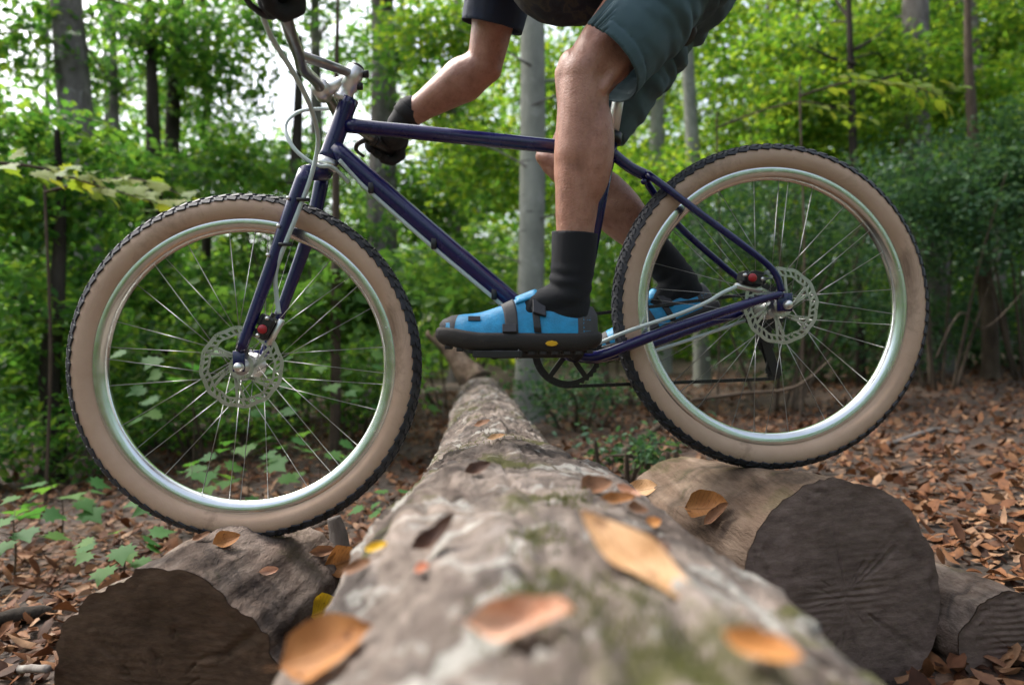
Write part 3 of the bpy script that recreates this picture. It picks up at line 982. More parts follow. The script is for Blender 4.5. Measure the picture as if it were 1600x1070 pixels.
def fuse(mb, voxel, smooth, factor=.5):
    """weld overlapping volumes into one continuous surface"""
    V, Fc = mb.out()
    me = mesh_from('fuse', V, Fc)
    bm = bmesh.new(); bm.from_mesh(me); bmesh.ops.recalc_face_normals(bm, faces=bm.faces[:]); bm.to_mesh(me); bm.free()
    o = bpy.data.objects.new('fuse', me); COL.objects.link(o)
    r = o.modifiers.new('r', 'REMESH'); r.mode = 'VOXEL'; r.voxel_size = voxel
    s = o.modifiers.new('s', 'SMOOTH'); s.iterations = smooth; s.factor = factor
    dg = bpy.context.evaluated_depsgraph_get(); dg.update()
    me2 = bpy.data.meshes.new_from_object(o.evaluated_get(dg))
    bpy.data.objects.remove(o); bpy.data.meshes.remove(me)
    n = len(me2.vertices); V = np.empty(n * 3, np.float32); me2.vertices.foreach_get('co', V); V = V.reshape(-1, 3).astype(float)
    Fc = [tuple(p.vertices) for p in me2.polygons]
    bpy.data.meshes.remove(me2)
    return V, Fc
def cut(V, Fc, tests):
    """drop faces whose centre fails any test(plane point, normal, region)"""
    out = []
    Fa = [np.mean(V[list(f)], 0) for f in Fc]
    for f, c in zip(Fc, Fa):
        if all(t(c) for t in tests): out.append(f)
    used = sorted({i for f in out for i in f}); mp = {i: k for k, i in enumerate(used)}
    return V[used], [tuple(mp[i] for i in f) for f in out]
def flatten_rim(V, Fc, planes):
    """pull open rims onto their hem plane so the edge is clean"""
    cnt = {}
    for f in Fc:
        for a, b_ in zip(f, f[1:] + f[:1]): k = (min(a, b_), max(a, b_)); cnt[k] = cnt.get(k, 0) + 1
    rim = {i for k, c in cnt.items() if c == 1 for i in k}
    for i in rim:
        v = V[i]; best = min(planes, key=lambda pn: abs(np.dot(v - pn[0], pn[1])) + (9 if np.linalg.norm(v - pn[0]) > pn[2] else 0))
        V[i] = v - best[1] * np.dot(v - best[0], best[1])
    return V, Fc
def cloth(name, V, Fc, m, th=.003, parent=None):
    o = obj(name, V, Fc, m, parent or person)
    fix_normals(o)
    s = o.modifiers.new('thickness', 'SOLIDIFY'); s.thickness = th; s.offset = 1
    return o
# ---- joints (world)
Hn = P(1095, -85, 1.44); Hf = Vector((Hn.x - .01, 1.615, Hn.z - .01)); Hc = (Hn + Hf) / 2
def shoe_matrix(origin, pitch, yaw):
    rot = Matrix.Rotation(R(pitch), 4, NB) @ Matrix(((-E.x, NB.x, 0, 0), (-E.y, NB.y, 0, 0), (0, 0, 1, 0), (0, 0, 0, 1))) @ Matrix.Rotation(R(yaw), 4, 'Z')
    return Matrix.Translation(origin) @ rot
NEAR_O = B(774, 532, .128); FAR_O = B(1000, 531, -.128)
M_N, M_F = shoe_matrix(NEAR_O, 0, -2), shoe_matrix(FAR_O, 23, 2)
Kn = P(914, 118, 1.365); An = M_N @ Vector((-.155, 0, .105))
Kf = P(882, 252, 1.655); Af = M_F @ Vector((-.150, 0, .105))
Cw = Vector((-.01, 1.53, 1.60))                 # chest
Sf = Vector((-.005, 1.705, 1.635)); Sn = Vector((-.015, 1.345, 1.64))
Ef = P(757, 103, 1.795); Wf = P(634, 184, 1.868)
En = Vector((-.045, 1.135, 1.375)); Wn = Vector((-.318, 1.10, 1.262))
Hd = Vector((-.20, 1.53, 1.90)); Nk = Vector((-.08, 1.53, 1.73))
mb = MB()
def leg(H, K, A_, near):
    fwd = Vector((-1, 0, 0)); d1 = (K - H).normalized(); d2 = (A_ - K).normalized()
    f1 = (fwd - d1 * fwd.dot(d1)).normalized(); f2 = (fwd - d2 * fwd.dot(d2)).normalized()
    sd = d2.cross(f2).normalized()
    mb.add(*capsule(H, .088, H.lerp(K, .55), .078)); mb.add(*capsule(H.lerp(K, .5), .080, H.lerp(K, .88), .060)); mb.add(*capsule(H.lerp(K, .85), .060, K, .052))
    # kneecap, hamstring tendons
    mb.add(*ellipsoid(K + (f1 - d1 * -1) * .0 + (f1 + f2).normalized() * .020 + Vector((0, 0, -.004)), [sd * .041, (f1 + f2).normalized() * .040, d2 * .048]))
    mb.add(*ellipsoid(K - f1 * .012 + d1 * -.055, [sd * .052, f1 * .056, d1 * .07]))
    L_ = (A_ - K).length
    mb.add(*capsule(K + d2 * .02, .051, K + d2 * .16, .053))
    mb.add(*capsule(K + d2 * .14, .052, K + d2 * (L_ * .66), .042)); mb.add(*capsule(K + d2 * (L_ * .62), .042, A_ + d2 * -.04, .034)); mb.add(*capsule(A_ + d2 * -.05, .034, A_, .034))
    # calf: two heads at the back, shin bone and outer muscle in front
    mb.add(*ellipsoid(K + d2 * .135 - f2 * .028 + sd * .016, [sd * .036, f2 * .043, d2 * .105]))
    mb.add(*ellipsoid(K + d2 * .150 - f2 * .026 - sd * .018, [sd * .034, f2 * .041, d2 * .110]))
    mb.add(*ellipsoid(K + d2 * .15 + f2 * .018 + sd * .012, [sd * .030, f2 * .034, d2 * .13]))
    mb.add(*capsule(K + d2 * .05 + f2 * .034, .016, K + d2 * (L_ * .8) + f2 * .018, .012))
    # patellar tendon, quadriceps heads, outer tendon behind the knee
    fm_ = (f1 + f2).normalized()
    mb.add(*capsule(K + fm_ * .046 + d2 * .01, .018, K + d2 * .075 + f2 * .036, .015))
    for k_ in (1, -1):
        mb.add(*ellipsoid(K - d1 * .085 + f1 * .030 + sd * (.030 * k_), [sd * .030, f1 * .034, d1 * .062]))
        mb.add(*capsule(K - d1 * .13 - f1 * .040 + sd * (.034 * k_), .018, K + d2 * .035 - f2 * .034 + sd * (.036 * k_), .011))
leg(Hn, Kn, An, True); leg(Hf, Kf, Af, False)
# feet inside the shoes
# pelvis, torso, neck, head
mb.add(*capsule(Hn + Vector((0, .03, .03)), .105, Hf + Vector((0, -.03, .03)), .105))
mb.add(*capsule(Hc + Vector((-.02, 0, .06)), .115, Hc.lerp(Cw, .5), .115)); mb.add(*capsule(Hc.lerp(Cw, .45), .118, Cw, .125))
mb.add(*capsule(Sn + Vector((0, .04, -.01)), .07, Sf + Vector((0, -.04, -.01)), .07)); mb.add(*capsule(Cw + Vector((-.02, 0, .04)), .08, Nk, .058)); mb.add(*capsule(Nk, .055, Hd.lerp(Nk, .45), .056))
mb.add(*ellipsoid(Hd, [Vector((0, .076, 0)), Vector((-.092, 0, -.03)), Vector((-.03, 0, .115))]))
mb.add(*ellipsoid(Hd + Vector((-.045, 0, -.075)), [Vector((0, .052, 0)), Vector((.045, 0, 0)), Vector((0, 0, .045))]))
mb.add(*ellipsoid(Hd + Vector((-.105, 0, -.035)), [Vector((0, .013, 0)), Vector((.018, 0, -.006)), Vector((0, 0, .024))]))
for s in (-1, 1):
    mb.add(*ellipsoid(Hd + Vector((.0, .076 * s, -.03)), [Vector((0, .012, 0)), Vector((.018, 0, 0)), Vector((0, 0, .03))]))
def arm(S, E_, W, near):
    g = 1.0 if near else 1.28
    d1 = (E_ - S).normalized(); d2 = (W - E_).normalized()
    mb.add(*capsule(S, .056 * g, S.lerp(E_, .5), .047 * g)); mb.add(*capsule(S.lerp(E_, .45), .047 * g, E_, .036 * g))
    back = (d1 - d2).normalized()
    mb.add(*ellipsoid(S.lerp(E_, .55) + Vector((-.014, 0, -.004)), [Vector((0, .036 * g, 0)), Vector((-.036 * g, 0, 0)), d1 * .085]))
    mb.add(*ellipsoid(E_ + back * .006, [d1.cross(d2).normalized() * .034 * g, back * .034 * g, (d1 + d2).normalized() * .04]))
    mb.add(*capsule(E_, .037 * g, E_.lerp(W, .28), .046 * g)); mb.add(*capsule(E_.lerp(W, .25), .046 * g, E_.lerp(W, .65), .033 * g)); mb.add(*capsule(E_.lerp(W, .6), .032 * g, W, .026 * g)); mb.add(*capsule(W, .026 * g, W + d2 * .02, .024 * g))
    mb.add(*ellipsoid(E_.lerp(W, .22) + Vector((0, 0, .010)), [d2.cross(Vector((0, 0, 1))).normalized() * .036 * g, Vector((0, 0, .034 * g)), d2 * .075]))
arm(Sf, Ef, Wf, False); arm(Sn, En, Wn, True)
def skin_mat():
    m, nt, N, L, b = mat('skin')
    tc = N.new('ShaderNodeTexCoord'); co = tc.outputs['Object']
    t = n_noise(N, L, co, 19, 7, .68)
    c = n_ramp(N, L, t.outputs[0], [(.26, (.20, .085, .055)), (.5, (.345, .165, .112)), (.76, (.46, .25, .18))]).outputs[0]
    sp = n_noise(N, L, co, 75, 4, .7)
    c = n_mix(N, L, .55, c, n_ramp(N, L, sp.outputs[0], [(.30, (.62, .52, .48)), (.45, (1, 1, 1)), (.72, (1.1, 1.06, 1.05))]).outputs[0], 'MULTIPLY')
    hair = n_noise(N, L, co, 230, 2, .6, 0, (1, 1, .16))
    hm = n_ramp(N, L, hair.outputs[0], [(.60, (0, 0, 0)), (.75, (.16, .16, .16))]).outputs[0]
    c = n_mix(N, L, hm, c, (.13, .06, .04))
    L.new(c, b.inputs['Base Color']); b.inputs['Roughness'].default_value = .38
    b.inputs['Subsurface Weight'].default_value = .12; b.inputs['Subsurface Radius'].default_value = (.01, .004, .002)
    f = n_noise(N, L, co, 260, 3); n_bump(N, L, f.outputs[0], b, .45, .003)
    return m
M['skin'] = skin_mat()
V, Fc = fuse(mb, .0054, 4, .5)
body = obj('body', V, Fc, M['skin'], person); fix_normals(body)
# ---- shorts
def shorts_mat():
    m, nt, N, L, b = mat('slate_shorts_cloth')
    tc = N.new('ShaderNodeTexCoord'); co = tc.outputs['Object']
    t = n_noise(N, L, co, 9, 5); c = n_ramp(N, L, t.outputs[0], [(.3, (.040, .082, .098)), (.7, (.060, .112, .130))]).outputs[0]
    L.new(c, b.inputs['Base Color']); b.inputs['Roughness'].default_value = .75
    w = n_noise(N, L, co, 600, 2); n_bump(N, L, w.outputs[0], b, .3, .001)
    return m
M['shorts'] = shorts_mat()
mb = MB(); planes = []; tests = []
for H, K, rh in ((Hn, Kn, .094), (Hf, Kf, .088)):
    d = (K - H).normalized(); hem = H.lerp(K, .91 if K is Kn else .76)
    mb.add(*capsule(H - d * .02, .112, H.lerp(K, .5), .104)); mb.add(*capsule(H.lerp(K, .45), .104, H.lerp(K, 1.08 if K is Kn else .97), rh))
    nrm = np.array(d); c0 = np.array(hem)
    if K is Kn: nrm = np.array((d + Vector((-.04, 0, -.12))).normalized())
    planes.append((c0, nrm, .17))
mb.add(*capsule(Hn + Vector((0, .03, .03)), .128, Hf + Vector((0, -.03, .03)), .128)); mb.add(*capsule(Hc, .13, Hc.lerp(Cw, .35), .13))
V, Fc = fuse(mb, .0056, 10, .5)
wn_ = np.array((Cw - Hc).normalized()); wc = np.array(Hc.lerp(Cw, .28))
mid_y = (Hn.y + Hf.y) / 2
def hem_test(i):
    c0, n0, r0 = planes[i]
    def t(c):
        near = (c[1] < mid_y) if i == 0 else (c[1] >= mid_y)
        return (not near) or np.dot(c - c0, n0) < 0
    return t
planes.append((wc, wn_, .3))
V, Fc = cut(V, Fc, [hem_test(0), hem_test(1), lambda c: np.dot(c - wc, wn_) < 0])
V, Fc = flatten_rim(V, Fc, planes)
# folds running from the crotch over the thigh, flared hem
q = V.copy()
t1 = np.array((Kn - Hn).normalized())
s_ = (V - np.array(Hn)) @ t1
wr_ = fbm(np.stack([V[:, 0] * 5 + V[:, 2] * 10, V[:, 1] * 4, V[:, 2] * 3 - V[:, 0] * 5], -1) * 1.6 + 4, 3)
fold = .0075 * np.sin(V[:, 0] * 42 + V[:, 2] * 75 + 5 * wr_) * sstep(.36, .12, s_) * sstep(-.1, .05, s_) + .006 * wr_ * sstep(.38, .25, s_)
ctr = np.array(Hn) + np.clip(s_, 0, .4)[:, None] * t1
dr = V - np.where((V[:, 1] < mid_y)[:, None], ctr, np.array(Hf) + np.clip((V - np.array(Hf)) @ np.array((Kf - Hf).normalized()), 0, .4)[:, None] * np.array((Kf - Hf).normalized()))
dr /= np.linalg.norm(dr, axis=1)[:, None] + 1e-9
hd = -((V - planes[0][0]) @ planes[0][1]); near_ = V[:, 1] < mid_y      # turned-up hem with its stitched groove
fold = fold + np.where(near_, .0022 * sstep(.030, .026, hd) - .0022 * np.exp(-((hd - .029) / .003) ** 2), 0)
V = V + dr * fold[:, None]
shorts = cloth('shorts', V, Fc, M['shorts'], .0028)
# stitched hem band on the near leg
c0, n0, _ = planes[0]
# ---- shirt
def shirt_mat():
    m, nt, N, L, b = mat('dark_patterned_top')
    tc = N.new('ShaderNodeTexCoord'); co = tc.outputs['Object']
    t = n_noise(N, L, co, 26, 3, .5, .5)
    c = n_ramp(N, L, t.outputs[0], [(.38, (.008, .010, .018)), (.5, (.016, .020, .032)), (.56, (.05, .045, .035)), (.66, (.018, .020, .026))], 'LINEAR').outputs[0]
    L.new(c, b.inputs['Base Color']); b.inputs['Roughness'].default_value = .8
    return m
M['shirt'] = shirt_mat()
M['sleeve'] = simple('navy_sleeve_cloth', (.010, .018, .042), .8, 0, .3, 30, .3)
def sleeve(name, S, E_, k, r0, r1):
    mb = MB(); mb.add(*capsule(S, r0, S.lerp(E_, k + .1), r1))
    V, Fc = fuse(mb, .006, 6, .5); d = np.array((E_ - S).normalized()); c0 = np.array(S.lerp(E_, k))
    V, Fc = cut(V, Fc, [lambda c: np.dot(c - c0, d) < 0]); V, Fc = flatten_rim(V, Fc, [(c0, d, .3)])
    V = V + .006 * fbm(V * 14, 3)[:, None] * np.array([[1, 0, .3]])
    return V, Fc
mb = MB()
mb.add(*capsule(Hc.lerp(Cw, .22) + Vector((-.02, 0, 0)), .138, Hc.lerp(Cw, .6) + Vector((-.035, 0, -.05)), .150)); mb.add(*capsule(Hc.lerp(Cw, .55), .145, Cw, .148))
mb.add(*capsule(Sn + Vector((0, .05, -.01)), .085, Sf + Vector((0, -.05, -.01)), .085))
mb.add(*capsule(P(895, -62, 1.50), .118, P(850, -90, 1.52), .12))
V, Fc = fuse(mb, .0085, 8, .5)
V = V + .008 * fbm(V * 9 + 3, 3)[:, None] * np.array([[.4, .2, 1]])
fix_normals(obj('shirt', V, Fc, M['shirt'], person))
cloth('sleeve', *sleeve('sleeve', Sf, Ef, .69, .088, .078), M['sleeve'], .0025)
cloth('sleeve', *sleeve('sleeve', Sn, En, .60, .078, .064), M['sleeve'], .0025)
# helmet and hair are outside the frame: a plain helmet shell keeps the figure whole
V, Fc = ellipsoid(Hd + Vector((.012, 0, .045)), [Vector((0, .098, 0)), Vector((-.128, 0, -.035)), Vector((-.03, 0, .10))], 28)
V, Fc = cut(V, Fc, [lambda c: c[2] > Hd.z + .025]); cloth('helmet', V, Fc, M['black'], .015)
# ---- gloves: palm, four unequal curled fingers and a thumb closed round the grip
def glove(s, W, d2):
    g0, g1, g2 = (bar_pt(*q) for q in GR[s])
    axis = (g2 - g0).normalized() * s
    c = g1.copy(); k = 1.22
    mb = MB()
    d2 = Vector(d2).normalized()
    mb.add(*capsule(W - d2 * .025, .038, W + d2 * .03, .038))
    palm = c + Vector((.028, 0, .024))
    mb.add(*capsule(W + d2 * .02, .037, palm, .034))
    mb.add(*capsule(palm - axis * .032, .028, palm + axis * .032, .027))
    for i, (o, rf, ln) in enumerate(((-.042, .0122, .95), (-.014, .0128, 1.05), (.014, .0125, 1.0), (.040, .0112, .85))):
        pc = c + axis * o; pts = []
        for a in (50, 100, 150, 200, 245 + 12 * (ln - 1) * 10):
            rr = .0165 + rf
            pts.append(pc + Vector((math.cos(R(a)) * rr, 0, math.sin(R(a)) * rr)))
        for a, b_ in zip(pts[:-1], pts[1:]): mb.add(*capsule(a, rf * (1.03 if a is pts[0] else 1), b_, rf * .97, 12, 3))
    side = -axis
    tp = [palm + side * .03 + Vector((-.002, 0, -.008)), c + side * .050 + Vector((.026, 0, -.012)), c + side * .040 + Vector((.006, 0, -.031)), c + side * .022 + Vector((-.012, 0, -.031))]
    for a, b_, r0, r1 in zip(tp[:-1], tp[1:], (.0175, .015, .0135), (.015, .0135, .012)): mb.add(*capsule(a, r0, b_, r1, 12, 3))
    V, Fc = fuse(mb, .0036, 3, .5)
    o = obj('glove', V, Fc, M['glove'], person); fix_normals(o)
    V, Fc = tube([W - d2 * .034, W - d2 * .004], [.0395, .041], 20)
    fix_normals(obj('cuff', V, Fc, M['glove'], o))
glove(-1, Wf, bar_pt(-.333, -.40) + Vector((0, 0, .02)) - Wf); glove(1, Wn, bar_pt(-.36, .40, ZB + .02) + Vector((0, 0, .02)) - Wn)
# ---- shoes and socks, in a local frame: x towards the toe = -E, z up, origin under the ball of the foot
def shoe_sec(t):
    """half width, bottom z, top z, lateral shift of the upper at t (0 heel .. 1 toe)"""
    hw = np.interp(t, [0, .03, .10, .25, .42, .58, .72, .84, .93, .98, 1], [.012, .024, .033, .036, .037, .044, .050, .047, .036, .022, .010])
    zt = np.interp(t, [0, .03, .10, .20, .30, .40, .50, .60, .72, .84, .93, .98, 1], [.045, .062, .069, .066, .078, .096, .083, .068, .055, .045, .036, .026, .018])
    return hw, zt
def rocker(t): return .012 * float(sstep(.72, 1.0, t)) + .004 * float(sstep(.12, 0, t))
SL = .315
def shoe_pt(t, a, off=0.0, kz=1.0):
    hw, zt = shoe_sec(t); hw, zt = float(hw), float(zt)
    ca, sa = math.cos(a), math.sin(a)
    n = .78
    x = (math.copysign(abs(ca) ** n, ca)) * (hw + off); z = (abs(sa) ** .85) * (zt + off)
    # the top narrows towards the instep
    x *= 1 - .38 * (z / .1) * float(sstep(.25, .45, t)) * float(sstep(.95, .7, t))
    return (-.205 + SL * t + (off if t > .5 else -off) * (1 if (t > .97 or t < .03) else 0), x, .002 + z + rocker(t))
def shell(t0, t1, a0, a1, off, nt_=26, na_=22, th_fun=None):
    V = []; ts = np.linspace(t0, t1, nt_); as_ = np.linspace(a0, a1, na_)
    for t in ts:
        for a in as_:
            tt = t + (th_fun(a) if th_fun else 0)
            V.append(shoe_pt(min(1, max(0, tt)), a, off))
    return np.array(V), grid_faces(nt_, na_)
def sole_shape():
    V = []; n = 40; ts = np.linspace(0, 1, n); loops = []
    outline = []
    for t in ts: outline.append((t, 1))
    for t in ts[::-1]: outline.append((t, -1))
    MBs = MB()
    rows = [(-.022, -.008), (-.020, -.002), (-.013, .0030), (-.004, .006), (.008, .006), (.014, .0035), (.016, -.004)]
    VV = []
    for z, o in rows:
        for t, s in outline:
            hw = float(shoe_sec(t)[0]) + o
            x = -.205 + SL * t + (.010 * o / .006) * (1 if t > .95 else (-1 if t < .05 else 0))
            zz = z + rocker(t) * (1.0 if z < .01 else 1.0)
            VV.append((x, s * max(.004, hw), zz))
    m_ = len(outline); Fc = grid_faces(len(rows), m_, True) + [tuple(range(m_)), tuple(range((len(rows) - 1) * m_, len(rows) * m_))]
    return np.array(VV), Fc
def lugs():
    mb = MB()
    for i in range(13):
        t = .05 + .9 * i / 12
        for s in (-.5, .5):
            hw = float(shoe_sec(t)[0])
            mb.add(*box((-.205 + SL * t, s * hw, -.0245 + rocker(t)), (.007, .002 * s, 0), (0, hw * .42, 0), (0, 0, .004), .3))
    return mb.out()
def shoe(origin, pitch, side, yaw=0.0):
    Mx = shoe_matrix(origin, pitch, yaw)
    def T(V): return np.array([tuple(Mx @ Vector(v)) for v in V])
    root = bpy.data.objects.new('shoe', None); root.empty_display_size = .05; root.location = Vector(origin) - pbase; link(root, person)
    def add(name, V, Fc, m, solid=0, smooth=True):
        o = fix_normals(obj(name, T(V), Fc, m, root, smooth))
        if solid: q = o.modifiers.new('thickness', 'SOLIDIFY'); q.thickness = solid; q.offset = 1
        return o
    pi = math.pi
    # upper, with the ankle opening left out
    V, Fc = shell(0, 1, 0, pi, 0, 64, 36)
    Vc = np.array([np.mean(V[list(f)], 0) for f in Fc])
    keep = []
    for f, c in zip(Fc, Vc):
        t = (c[0] + .205) / SL
        if .07 < t < .36 and c[2] - rocker(t) > .060 + .030 * max(0, (t - .22) / .14) - .012 * math.sin(max(0, min(1, (t - .07) / .2)) * pi): continue
        keep.append(f)
    add('upper', V, keep, M['shoe_blue'], .002)
    so = add('sole', *sole_shape(), M['sole'])
    lg = add('tread_lugs', *lugs(), M['sole'], 0, False); lg['kind'] = 'stuff'
    for a0, a1 in ((0, .52), (pi - .52, pi)):
        add('rand', *shell(.0, 1.0, a0, a1, .0018, 60, 6), M['shoe_grey'])
    add('toe_cap', *shell(.875, 1.0, 0, pi, .0024, 14, 28, lambda a: .035 * abs(math.cos(a))), M['shoe_grey'])
    add('heel_counter', *shell(.0, .13, 0, pi, .0022, 10, 28), M['shoe_grey'])
    add('strap', *shell(.545, .625, .1, pi - .1, .0035, 8, 28, lambda a: -.035 * math.cos(a)), M['shoe_grey'], .0015)
    add('strap', *shell(.36, .405, .1, pi - .1, .0040, 8, 28, lambda a: .03 * math.sin(a)), M['black'], .0015)
    for s in (1, -1):
        c = Vector(shoe_pt(.375, pi / 2 - s * .95, .007)); n = Vector((0, s, .5)).normalized()
        add('buckle', *box(c, Vector((.013, 0, .004)), n.cross(Vector((1, 0, 0))).normalized() * .015, n * .004, .3), M['black'], 0, False)
        c = Vector(shoe_pt(.785, pi / 2 - s * .8, .004))
        add('vent', *box(c, Vector((.012, 0, 0)), n.cross(Vector((1, 0, 0))).normalized() * .005, n * .002, .3), M['black'], 0, False)
        c = Vector(shoe_pt(.565, pi / 2 - s * 1.35, .006))
        add('strap_tab', *box(c, Vector((.014, 0, 0)), n.cross(Vector((1, 0, 0))).normalized() * .009, n * .003, .3), M['black'], 0, False)
    V, Fc = lathe([(0, .0018), (.0065, .0018), (.0075, .0)], (-.205 + SL * .30, .0425, -.006), (0, 1, 0), 8)
    V = (V - V.mean(0)) * np.array([1.7, 1, .75]) + V.mean(0)
    add('sole_badge', V, Fc, M['badge'], 0, False)
    V, Fc = shell(.33, .52, .95, pi - .95, .0035, 12, 14)
    add('tongue', V, Fc, M['shoe_blue'], .003)
    return Mx
S1 = shoe(NEAR_O, 0, 1, -2)
S2 = shoe(FAR_O, 23, -1, 2)
def sock(A_, K, Mx, top):
    mb = MB(); d = (A_ - K).normalized(); L_ = (A_ - K).length
    tp = K + d * (L_ * top)
    heel = Mx @ Vector((-.165, 0, .048)); ankle = Mx @ Vector((-.150, 0, .09)); instep = Mx @ Vector((-.07, 0, .062))
    mb.add(*capsule(tp - d * .05, .0475, tp.lerp(A_, .6), .0425)); mb.add(*capsule(tp.lerp(A_, .55), .0425, ankle, .041)); mb.add(*capsule(ankle, .040, heel, .030)); mb.add(*capsule(ankle + Vector((0, 0, .0)), .038, instep, .027))
    mb.add(*capsule(heel, .03, instep, .026))
    V, Fc = fuse(mb, .0045, 7, .5); c0 = np.array(tp); n0 = np.array(-d)
    V, Fc = cut(V, Fc, [lambda c: np.dot(c - c0, n0) < 0]); V, Fc = flatten_rim(V, Fc, [(c0, n0, .3)])
    s_ = (V - c0) @ np.array(d)
    V = V + (.0022 * np.sin(s_ * 210 + 4 * fbm(V * 12, 2)) * sstep(.05, .09, s_))[:, None] * np.array([[-.7, -.5, 0]])
    o = cloth('sock', V, Fc, M['sock'], .0022)
    vb, fb = tube([tp - d * .001, tp + d * .014], [.0495, .0490], 28, 1, False)
    return o
sock(An, Kn, S1, .735)
sock(Af, Kf, S2, .72)
# ------------------------------------------------------------------ foliage helpers
LV = {}
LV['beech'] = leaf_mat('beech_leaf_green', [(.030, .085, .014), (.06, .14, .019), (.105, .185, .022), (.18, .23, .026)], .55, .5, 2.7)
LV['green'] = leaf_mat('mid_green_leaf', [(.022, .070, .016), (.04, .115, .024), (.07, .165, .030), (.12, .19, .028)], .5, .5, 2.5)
LV['dark'] = leaf_mat('holly_green_leaf', [(.020, .055, .026), (.032, .085, .040), (.05, .115, .052), (.075, .14, .045)], .35, .5, 1.9)
LV['maple'] = leaf_mat('maple_leaf_green', [(.045, .12, .025), (.065, .15, .03), (.09, .17, .03)], 0.45, .6, 1.9)
LV['bright'] = leaf_mat('bright_leaf_green', [(.10, .17, .015), (.14, .20, .02), (.19, .22, .03)], .5, .45, 2.1)

def leaf_batch(pos, axis, nrm, ln, wr=.55, fold=.18):
    """folded six-point leaf blades -> verts, quads"""
    n = len(pos)
    axis = axis / (np.linalg.norm(axis, axis=1)[:, None] + 1e-9)
    nrm = nrm - axis * np.sum(nrm * axis, 1)[:, None]
    nrm = nrm / (np.linalg.norm(nrm, axis=1)[:, None] + 1e-9)
    s = np.cross(axis, nrm)
    L_ = ln[:, None]; W = L_ * wr * .5
    up = nrm * (L_ * fold * .5)
    b = pos; t = pos + axis * L_ - up * .5
    l1 = pos + axis * L_ * .32 + s * W + up; l2 = pos + axis * L_ * .68 + s * W * .78 + up * .8
    r1 = pos + axis * L_ * .32 - s * W + up; r2 = pos + axis * L_ * .68 - s * W * .78 + up * .8
    V = np.stack([b, l1, l2, t, r2, r1], 1).reshape(-1, 3)
    k = np.arange(n)[:, None] * 6
    Q = np.concatenate([k + np.array([[0, 1, 2, 3]]), k + np.array([[0, 3, 4, 5]])], 1).reshape(-1, 4)
    return V, Q

def sprays(centres, nl, rad, ln, tilt=.45, jit=.55, flat=1.0):
    """fans of leaves along short twigs lying in roughly level planes"""
    c = np.repeat(centres, nl, 0); m = len(centres)
    az = rng.uniform(0, 2 * np.pi, m)
    n0 = np.stack([rng.normal(0, tilt, m), rng.normal(0, tilt, m), np.ones(m)], 1)
    d0 = np.stack([np.cos(az), np.sin(az), rng.normal(-.1, .25, m)], 1)
    n0 = n0 / np.linalg.norm(n0, axis=1)[:, None]
    d0 = d0 - n0 * np.sum(d0 * n0, 1)[:, None]; d0 /= np.linalg.norm(d0, axis=1)[:, None]
    s0 = np.cross(n0, d0)
    n0, d0, s0 = (np.repeat(a, nl, 0) for a in (n0, d0, s0))
    N_ = len(c)
    t = rng.uniform(-1, 1, N_); side = np.sign(rng.normal(size=N_)); lat = np.abs(rng.normal(0, .32, N_)) * (1.15 - np.abs(t) * .7)
    pos = c + d0 * (t * rad)[:, None] + s0 * (side * lat * rad)[:, None] + n0 * rng.normal(0, .10 * rad, N_)[:, None]
    ax = d0 * .6 + s0 * side[:, None] * .8 + rng.normal(0, .3, (N_, 3)) + np.array([[0, 0, -.25]])
    nn = n0 + rng.normal(0, jit, (N_, 3))
    return pos, ax, nn, ln * rng.uniform(.65, 1.25, N_)

def in_ellipsoid(c, r, n, shell=.0):
    q = rng.normal(size=(n, 3)); q /= np.linalg.norm(q, axis=1)[:, None]
    u = (shell + (1 - shell) * rng.uniform(0, 1, n)) ** (1 / 2.2)
    return np.array(c) + q * u[:, None] * np.array(r)

def clump(c, r, n, nl, rad, ln, wr=.55):
    cs = in_ellipsoid(c, r, int(n))
    keep = fbm(cs * 1.9 + 31, 2) > -.22                     # uneven outline, gaps
    cs = cs[keep]
    if not len(cs): return None
    g = ground_z(cs[:, 0], cs[:, 1]); cs[:, 2] = np.maximum(cs[:, 2], g + .12)
    return leaf_batch(*sprays(cs, nl, rad, ln), wr=wr)

def cat(parts):
    V = []; Q = []; o = 0
    for p in parts:
        if p is None: continue
        V.append(p[0]); Q.append(p[1] + o); o += len(p[0])
    return np.concatenate(V), np.concatenate(Q)

BK = {
    'grey': bark_mat('grey_trunk_bark', [(.3, (.07, .062, .056)), (.5, (.15, .135, .125)), (.7, (.22, .205, .19))], 7, (1, 1, .3), .7, 0, lichen=.4),
    'beech': bark_mat('pale_beech_bark', [(.3, (.17, .175, .15)), (.55, (.24, .25, .215)), (.8, (.30, .31, .275))], 5, (1, 1, .5), .25, 0, lichen=.3, scars=.8),
    'dark': bark_mat('dark_trunk_bark', [(.3, (.018, .015, .012)), (.5, (.045, .037, .030)), (.7, (.075, .064, .052))], 8, (1, 1, .25), .8),
    'brown': bark_mat('brown_stem_bark', [(.3, (.04, .03, .022)), (.5, (.09, .068, .05)), (.7, (.14, .11, .085))], 9, (1, 1, .3), .6),
}

